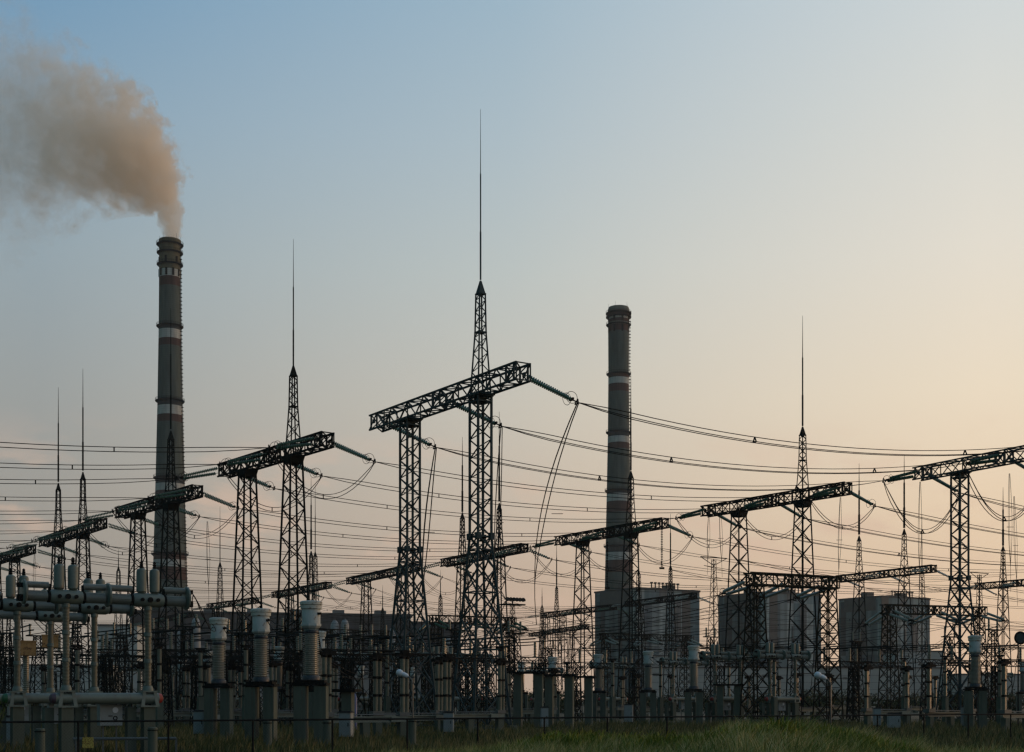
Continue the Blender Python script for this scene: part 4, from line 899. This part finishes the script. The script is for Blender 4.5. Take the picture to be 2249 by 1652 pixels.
for lab, px, Y in (('brown porcelain stacks, beside the largest white transformer', 705, 70), ('between largest white transformer and tallest gantry', 818, 76.5), ('under the columns of the tallest gantry', 955, 84),
                  ('before the last boiler house', 1898, 104), ('inside the legs of the splayed big gantry', 2035, 96), ('cut by the picture edge on the far bank', 2200, 88),
                  ('behind the concrete pillars in the sky gap', 1110, 112), ('low before the middle boiler house', 1745, 135), ('under the brown gantry', 1640, 150), ('under the smokeless chimney', 1395, 140), ('between the first boiler house and sky gap', 1290, 150),
                  ('behind the middle big transformer', 590, 92), ('behind the rusty-capped transformer', 500, 100), ('at the foot of the smoking chimney', 400, 105), ('behind the breaker air tanks', 300, 96), ('behind the second breaker pole', 230, 110), ('low behind the third breaker pole', 90, 105),
                  ('far under the low gantry before the turbine hall', 760, 120), ('far inside the tallest gantry', 880, 128), ('far past the tallest gantry', 1020, 135), ('far below the last boiler house', 1990, 150), ('far below the middle boiler house', 1820, 165)):
    disc('steel-beam disconnector '+lab, px, Y)

def mk_stack():
    root = raw('post_insulator')
    q = MB(); q.box((0, 0, 1.2), (.2, .2, 1.2)); q.build('support_pillar', CONC, root)
    q = MB(); w = MB()
    for i in range(3): z = 2.45+i*1.05; q.ribbed(z, z+.9, .12, .03, 14, None, 12); w.lathe([(.16, z+.9), (.16, z+1.04)], None, 12)
    q.join(w); q.build('insulator_stack', PORC, root, m2=DARK)
    q = MB(); q.torus((0, 0, 5.75), .4, .025, n=16, k=4); q.box((0, 0, 5.68), (.3, .1, .06)); q.bar((-.6, 0, 5.7), (.6, 0, 5.72), .03); q.build('top_fitting', DARK, root)
    return root
for lab, px, Y in (('beside the brown gantry', 1600, 135), ('before the first boiler house', 1450, 128), ('past the tallest gantry near its splayed leg', 1098, 92), ('beside the spired column of the tallest gantry', 1040, 118), ('before the last boiler house, tallest there', 1985, 118), ('between the last two boiler houses', 1905, 128), ('by the splayed big gantry', 2075, 112),
                  ('at the edge beyond the splayed big gantry', 2195, 110), ('between the two smaller white transformers', 540, 90), ('beside the smoking chimney foot', 440, 95), ('behind the breaker air tank', 350, 88), ('behind the green-capped air tank', 170, 90), ('low behind the first breaker column', 60, 98), ('before the turbine hall', 850, 100), ('far under the spireless gantry', 930, 122), ('in the sky gap', 1245, 130), ('under the smokeless chimney', 1345, 120), ('below the middle boiler house', 1700, 118)):
    place('stack', mk_stack, 'grey porcelain post insulator on a concrete pillar '+lab, 'insulator', 'post insulators on pillars', G(px, Y), R(33))

def mk_bus():
    root = raw('busbar_frame'); H = 5.2
    for x in (-3.6, 3.6):
        a, b = MB(), MB(); lattice(a, b, [(.05, .42), (H, .26)], 1.05, .05, .03, True)
        sh = a.build('leg_frame', STEEL, root, loc=(x, 0, 0)); b.build('lacing', STEEL, sh)
    a, b = MB(), MB()
    for y in (-.25, .25):
        for z in (H+.02, H+.5): a.bar((-4.4, y, z), (4.4, y, z), .05)
    for i in range(12):
        x0, x1 = -4.4+i*.7333, -4.4+(i+1)*.7333
        for y in (-.25, .25): b.bar((x0, y, H+(.5 if i % 2 else .02)), (x1, y, H+(.02 if i % 2 else .5)), .03)
        b.bar((x0, -.25, H+.5), (x0, .25, H+.5), .03)
    bm_ = a.build('cross_beam', STEEL, root); b.build('lacing', STEEL, bm_)
    for x in (-3.2, 0, 3.2):
        q = MB(); q.ribbed(H+.52, H+1.75, .10, .04, 9, Matrix.Translation((x, 0, 0)), 8); q.build('post_insulator', PORC, root)
        q = MB(); q.bar((x, -4.5, H+1.8), (x, 4.5, H+1.8), .045, n=6); q.build('busbar_tube', STEEL, root)
    q = MB(); q.tube([(-3.2, -2, H+1.8), (-3.0, -1.6, H+.3), (-2.8, -1.2, H-1.6), (-2.6, -.8, H-2.4)], .03); q.build('drop_lead', WIRE, root)
    return root
for lab, px, Y in (('low behind the third breaker pole', 40, 92), ('between the breaker columns', 130, 100), ('before the white blank-walled building', 245, 108), ('behind the red-capped air tank', 330, 98), ('at the foot of the smoking chimney', 410, 112), ('behind the rusty-capped transformer', 470, 98), ('between the rear two big transformers', 535, 112),
        ('behind the middle big transformer', 600, 104), ('behind the largest white transformer', 660, 98), ('beside the largest white transformer', 735, 105), ('before the turbine hall', 790, 118), ('under the spireless gantry', 850, 108), ('inside the first column of tallest gantry', 905, 120), ('between the two columns of tallest gantry', 975, 106),
        ('inside the spired column of tallest gantry', 1045, 122), ('just past the tallest gantry', 1105, 112), ('under the smokeless chimney', 1330, 132), ('below the wide spired gantry', 1640, 128),
        ('under the brown gantry', 1810, 125), ('before the last boiler house', 1930, 130), ('inside the splayed big gantry', 2090, 122), ('at the picture edge past the splayed gantry', 2240, 126),
        ('far behind the tallest gantry', 1020, 160), ('far below the turbine hall', 700, 150), ('far below the smoking chimney', 430, 155), ('far behind the breakers', 190, 150)):
    place('bus', mk_bus, 'dark lattice busbar frame '+lab, 'busbar frame', 'low busbar frames', G(px, Y), AZ_P+random.uniform(-.06, .06))

def lead(label, p, q, sag, n=2, r=.022):
    bundle('connection_lead', label, p, q, sag, n, r, spacers=(.5,), group='slack leads between the apparatus', segs=14)
H1 = P(424, 1306, 52.4)
def head(px, yt, dz=.45): Y_ = (6.57-EYE)*F/(HZ-yt); return G(px, Y_, 6.57-dz)
lead('slack double lead from the red-capped breaker to rusty-capped transformer', H1, head(470, 1357), .55, 3)
lead('slack lead between rusty-capped and middle big transformers', head(490, 1357), head(562, 1337), .7)
lead('slack lead between middle and largest big transformers', head(585, 1337), head(672, 1320), .7)
lead('slack lead from largest white transformer to brown-stack disconnector', head(694, 1320), P(708, 1440, 70), .4)
lead('slack lead from brown-stack disconnector towards tallest gantry', P(840, 1443, 75), P(955, 1430, 84), .8)
lead('slack lead passing under the columns of tallest gantry', P(980, 1432, 86), P(1100, 1440, 96), .9)
lead('slack lead rising over the concrete pillars in sky gap', P(1120, 1430, 96), P(1212, 1452, 140), .8)
lead('slack lead from transformer under smokeless chimney to sky gap', head(1213, 1443), head(1314, 1437), 1.0)
lead('slack lead between the transformers before first boiler house', head(1314, 1437), head(1423, 1430), 1.0)
lead('slack lead to the transformer under the crossarm pylon', head(1423, 1430), head(1523, 1418), 1.0)
lead('slack lead before the middle boiler house', head(1523, 1418), P(1690, 1441, 117), 1.0)
lead('slack lead under the brown gantry beam', P(1840, 1441, 120), P(1898, 1445, 106), .7)
lead('slack lead between the last boiler house disconnectors', P(1985, 1438, 108), P(2035, 1430, 97), .6)
lead('slack lead from splayed big gantry disconnector to its transformer', P(2060, 1432, 98), head(2135, 1396), .6)
lead('slack lead beyond the splayed big gantry', head(2150, 1396), P(2205, 1425, 89), .8)
lead('slack lead falling behind the breaker columns', P(60, 1340, 70), P(300, 1400, 95), 1.4, 3)
lead('slack lead at the foot of the smoking chimney', P(330, 1395, 95), P(450, 1432, 105), 1.2, 3)
lead('slack lead low before the turbine hall', P(705, 1440, 72), P(880, 1410, 120), 2.0, 3)
lead('slack lead low behind the tallest gantry', P(880, 1400, 125), P(1090, 1405, 130), 2.2, 3)
lead('slack lead low before the first boiler house', P(1290, 1420, 150), P(1500, 1400, 160), 2.2, 3)
lead('slack lead low before the last boiler house', P(1900, 1400, 150), P(2090, 1390, 150), 2.2, 3)
lead('slack lead low past the splayed big gantry', P(2100, 1400, 130), P(2260, 1390, 120), 1.8, 3)

for lab, px, Y, w_, h_ in (('at the fence below the last boiler house', 1962, 90, .8, .9), ('before the last boiler house disconnectors', 1925, 98, .5, 1.2), ('inside the splayed legs of the big gantry', 2120, 96, .6, 1.3), ('at the foot of the concrete pillars', 1195, 92, .5, 1.3), ('behind the largest white transformer pillars', 760, 68, .6, 1.2), ('below the tallest gantry columns', 985, 78, .55, 1.1), ('under the smokeless chimney', 1380, 112, .7, 1.4), ('beside the rusty-capped transformer pillars', 440, 74, .6, 1.2), ('below the third breaker tank', 30, 58, .5, 1.1)):
    root = thing('control_cabinet', 'grey-blue outdoor control cabinet '+lab, 'cabinet', G(px, Y), R(-10+px % 20), 'outdoor control cabinets')
    q = MB(); q.box((0, 0, .35+h_/2), (w_/2, .25, h_/2)); q.build('housing', CABIN, root); q = MB(); q.frustum((0, 0, .35+h_), (w_/2+.06, .31), (0, 0, .43+h_), (w_/2-.05, .2)); q.build('roof', DARK, root)
    q = MB(); q.box((0, -.26, .35+h_*.5), (w_/2-.05, .012, h_/2-.06)); dr_ = q.build('door', CABIN, root); q = MB(); q.box((w_/2-.12, -.285, .35+h_*.5), (.02, .015, .09)); q.build('handle', DARK, dr_)
    for sx_ in (-1, 1): q = MB(); q.box((sx_*(w_/2-.06), 0, .17), (.04, .2, .18)); q.build('leg', DARK, root)
root = thing('gas_cylinder', 'tall blue gas cylinder standing beyond the largest white transformer', 'cylinder', G(776, 95))
q = MB(); q.lathe([(.24, 0), (.26, .1), (.26, 2.3), (.18, 2.55), (.07, 2.65)], None, 14); q.build('body', mat('blue_paint', (.02, .07, .20), .45), root, True)
q = MB(); q.lathe([(.06, 2.65), (.06, 2.85), (.1, 2.87), (.1, 2.93)], None, 8); q.build('valve', DARK, root)

# rusty boxes among the breakers
for lab, px, y0, y1, Y in (('behind the third breaker column', 110, 1397, 1422, 66), ('beside the second breaker column, grey-brown', 57, 1410, 1440, 70), ('before the last boiler house', 2300, 1470, 1490, 90)):
    if px > 2248: continue
    k = Y/F; h = (y1-y0)*k/2; root = thing('terminal_box', 'rusty orange terminal box on a ribbed post '+lab, 'terminal box', G(px, Y), R(20), 'rusty terminal boxes'); zc = EYE+(HZ-(y0+y1)/2)*k
    q = MB(); q.box((0, 0, zc), (h*1.35, h*1.1, h)); q.build('housing', RUSTB, root)
    q = MB(); q.box((0, 0, zc+h+.03), (h*1.45, h*1.2, .03)); q.build('lid', RUSTB, root)
    q = MB(); q.ribbed(1.9, zc-h, .13, .035, 26, None, 12); q.build('ribbed_post', PORC, root)
    q = MB(); q.box((0, 0, .95), (.18, .18, .95)); q.build('support_pillar', CONC, root)

# concrete pillar pairs carrying nothing but platforms
for lab, px, Y, hgt in (('just past the tallest gantry', 1160, 96, 4.0), ('in the sky gap', 1228, 100, 3.9), ('under the smokeless chimney', 1272, 108, 3.9), ('before the middle boiler house', 1600, 120, 3.4), ('beside the largest white transformer', 735, 74, 2.6)):
    root = thing('concrete_support', 'bare concrete pillar pair with steel platform '+lab, 'pillar', G(px, Y), R(-12), 'concrete pillar pairs')
    for s in (-1, 1): q = MB(); q.box((s*.75, 0, hgt/2), (.28, .28, hgt/2)); q.build('pillar', CONC, root)
    q = MB(); q.box((0, 0, hgt+.08), (1.3, .5, .08)); q.bar((-1.3, -.4, hgt+.9), (1.3, -.4, hgt+.9), .03); q.build('platform', DARK, root)
    q = MB(); q.bar((-1.1, 0, hgt+.16), (-1.0, 0, hgt+.9), .05); q.bar((.3, 0, hgt+.16), (.9, .1, hgt+.7), .05); q.build('fitting', DARK, root)

# ------------------------------------------------------------------ street lamps
def mk_lamp():
    root = raw('street_lamp')
    q = MB(); q.tube([(0, 0, 0), (0, 0, 2.75), (-.04, 0, 2.92), (-.14, 0, 3.04), (-.26, 0, 3.1)], .035, 8); q.build('post', GALV, root, True)
    M = Matrix.Translation((-.2, 0, 3.08)) @ Matrix.Rotation(R(-68), 4, 'Y')
    q = MB(); q.lathe([(.04, -.02), (.09, .04), (.11, .2), (.10, .27)], M, 14); q.build('housing', LAMPM, root, True)
    q = MB(); q.lathe([(.10, .26), (.14, .31), (.15, .42), (.12, .50), (.05, .54)], M, 14); q.build('lamp_shade', LAMPM, root, True)
    return root
place('lamp', mk_lamp, 'small hooded street lamp before the columns of the tallest gantry', 'street lamp', 'hooded street lamps', G(906, 58, .1), R(-4))
place('lamp', mk_lamp, 'small hooded street lamp on the grass bank before brown gantry', 'street lamp', 'hooded street lamps', G(1824, 58, 0), R(3))

# ------------------------------------------------------------------ fence with sign
def fence():
    A = G(-40, 44.3); n = 19; st = 3.05; rz = math.atan2(.50, .866)
    root = thing('chain_link_fence', 'low dark chain-link fence with a top rail along the yard front', 'fence', A, rz); H = 1.46; L = n*st
    q = MB(); q.bar((0, 0, H), (L, 0, H), .035, n=6); q.build('top_rail', DARK, root)
    for i in range(n+1):
        q = MB(); q.bar((i*st, 0, -.1), (i*st, 0, H+.02), .035, n=6); q.build('post', DARK, root)
    q = MB(); sp = .11
    for i in range(int(-H/sp), int(L/sp)):
        x0 = i*sp; a, b = max(x0, 0), min(x0+H, L)
        if b > a:
            q.bar((a, 0, a-x0), (b, 0, b-x0), 0.0016, n=3, caps=False); q.bar((a, 0, H-(a-x0)), (b, 0, H-(b-x0)), 0.0016, n=3, caps=False)
    q.build('wire_mesh', STEEL, root)
    return A, rz
fA, frz = fence()
def sign():
    m = bpy.data.materials.new('yellow_sign_face'); m.use_nodes = True; t = m.node_tree; n = t.nodes; b = n['Principled BSDF']
    tcn = n.new('ShaderNodeTexCoord'); vo = n.new('ShaderNodeTexVoronoi'); vo.inputs['Scale'].default_value = 22; t.links.new(tcn.outputs['Object'], vo.inputs[0])
    rp = n.new('ShaderNodeValToRGB'); rp.color_ramp.elements[0].color = (.18, .09, .02, 1); rp.color_ramp.elements[0].position = .3; rp.color_ramp.elements[1].color = (.42, .33, .07, 1); rp.color_ramp.elements[1].position = .5
    t.links.new(vo.outputs['Distance'], rp.inputs[0]); t.links.new(rp.outputs[0], b.inputs['Base Color']); b.inputs['Roughness'].default_value = .6
    Y = 46.5; p = G(193, Y); zc = EYE+(HZ-1631)/F*Y
    root = thing('warning_sign', 'square yellow sign hanging on the fence below the breakers', 'sign', (p.x, p.y, zc), .1)
    q = MB(); q.box((0, 0, 0), (.185, .008, .185)); q.build('plate', m, root); q = MB(); q.bar((0, .03, -1.0 if zc > 1 else -zc), (0, .03, .15), .02); q.build('bracket', DARK, root)
sign()

# low walkway rail and pipes behind the fence by the breakers
q = MB(); q.bar((0, 0, .78), (3.6, 0, .78), .06, n=8)
for i in range(3): q.bar((i*1.75+.1, 0, 0), (i*1.75+.1, 0, .78), .05)
o = q.build('pipe_rail', GALV); o.location = G(160, 49); o.rotation_euler = (0, 0, .2); tag(o, 'grey horizontal pipe on short posts below the breaker tanks', 'pipe')
for lab, px, Y, h in (('below the red-capped tank', 335, 47, 1.25), ('under the green-capped tank', 88, 47, 1.2), ('beside the rusty-capped transformer', 588, 56, 1.35), ('beside the middle big transformer', 718, 56, 1.35), ('below the first hooded lamp', 905, 57.5, 1.4)):
    root = thing('marker_post', 'short round concrete post '+lab, 'post', G(px, Y), 0, 'short round concrete posts')
    q = MB(); q.lathe([(.17, 0), (.165, h-.03), (.14, h)], None, 12); q.build('shaft', CONC, root, True); q = MB(); q.lathe([(.19, h*.9), (.19, h*.93)], None, 12); q.build('collar', DARK, root)
# floodlight disc by the frame edge
root = thing('floodlight', 'round dark floodlight on a stand at the picture edge beyond the splayed gantry', 'floodlight', G(2240, 100), R(10))
zc = EYE+(HZ-1401)/F*100
q = MB(); q.torus((0, 0, zc), .42, .08, Matrix.Rotation(R(90), 3, 'X'), 24, 6); q.build('rim', DARK, root)
q = MB(); q.lathe([(.1, 0), (.38, .3), (.4, .32)], Matrix.Translation((0, .3, zc)) @ Matrix.Rotation(R(90), 4, 'X'), 16); q.build('reflector', STEELG, root, True)
q = MB(); q.bar((0, .3, 0), (0, .3, zc), .05); q.build('stand', DARK, root)

# ------------------------------------------------------------------ evening haze
hb = MB(); hb.box((0, 1200, 204), (3050, 1850, 205.2)); hz = hb.build('haze', bpy.data.materials.new('haze_air')); tag(hz, 'thin evening haze hanging over the whole power station', 'haze', None, 'stuff')
hm_ = hz.data.materials[0]; hm_.use_nodes = True; hm_.node_tree.nodes.clear()
ho = hm_.node_tree.nodes.new('ShaderNodeOutputMaterial'); hv = hm_.node_tree.nodes.new('ShaderNodeVolumePrincipled'); hm_.node_tree.links.new(hv.outputs[0], ho.inputs['Volume'])
hv.inputs['Color'].default_value = (.98, .98, .98, 1); hv.inputs['Density'].default_value = .00007; hv.inputs['Anisotropy'].default_value = .2
# ------------------------------------------------------------------ bushes far behind the yard
def bushes():
    rng = np.random.default_rng(9); lm = grass_mat('far_bush_leaves', (.016, .022, .010), (.030, .038, .016), (.046, .052, .022), .08)
    X, Y, Z = [], [], []
    for px0, px1, Y0, Y1, hmin, hmax, n in ((1040, 2330, 205, 260, 1.2, 3.0, 90), (-80, 1100, 210, 270, 1.0, 2.4, 60), (1000, 2300, 420, 480, 3, 6, 70)):
        for i in range(n):
            yy = rng.uniform(Y0, Y1); xx = (rng.uniform(px0, px1)-CX)/F*yy; h = rng.uniform(hmin, hmax); r = h*rng.uniform(.8, 1.6); m_ = 260
            q = rng.normal(0, 1, (m_, 3)); q /= np.linalg.norm(q, axis=1)[:, None]; q *= rng.uniform(.4, 1, (m_, 1))**.5
            X.append(xx+q[:, 0]*r); Y.append(yy+q[:, 1]*r); Z.append(np.maximum(h*.45+q[:, 2]*h*.55+.15*rng.normal(size=m_), 0))
    X, Y, Z = map(np.concatenate, (X, Y, Z)); o = blades('far_bushes', X, Y, np.full(len(X), .35), .16, 1.2, 12, lm, 'stuff', Z); tag(o, 'dark mass of low bushes behind the yard along the horizon', 'bushes', None, 'stuff')
bushes()
for px, Y in ((3, 42),):
    rng = np.random.default_rng(5); root = thing('shrub', 'sparse leafy shrub at the picture edge beside the breakers', 'shrub', G(-14, 42))
    q = MB(); tips = []
    for i in range(9):
        a = rng.uniform(0, 6.28); r = rng.uniform(.1, .45); h = rng.uniform(1.6, 3.6); p = [(0, 0, 0), (r*.3*math.cos(a), r*.3*math.sin(a), h*.5), (r*math.cos(a), r*math.sin(a), h)]; q.tube(p, .012, 4); tips.append(p)
    q.build('stem', STEELB, root)
    m_ = 500; ii = rng.integers(0, 9, m_); tt = rng.uniform(.3, 1, m_); pts = np.array([[np.interp(t, [0, .5, 1], [tips[i][j][c_] for j in range(3)]) for c_ in range(3)] for i, t in zip(ii, tt)])+rng.normal(0, .05, (m_, 3))
    o = blades('foliage', pts[:, 0], pts[:, 1], np.full(m_, .09), .018, 1.0, 6, grass_mat('shrub_leaves', (.03, .05, .012), (.05, .075, .016), (.08, .1, .02), 2), 'thing', pts[:, 2]); del o['kind']; o.parent = root
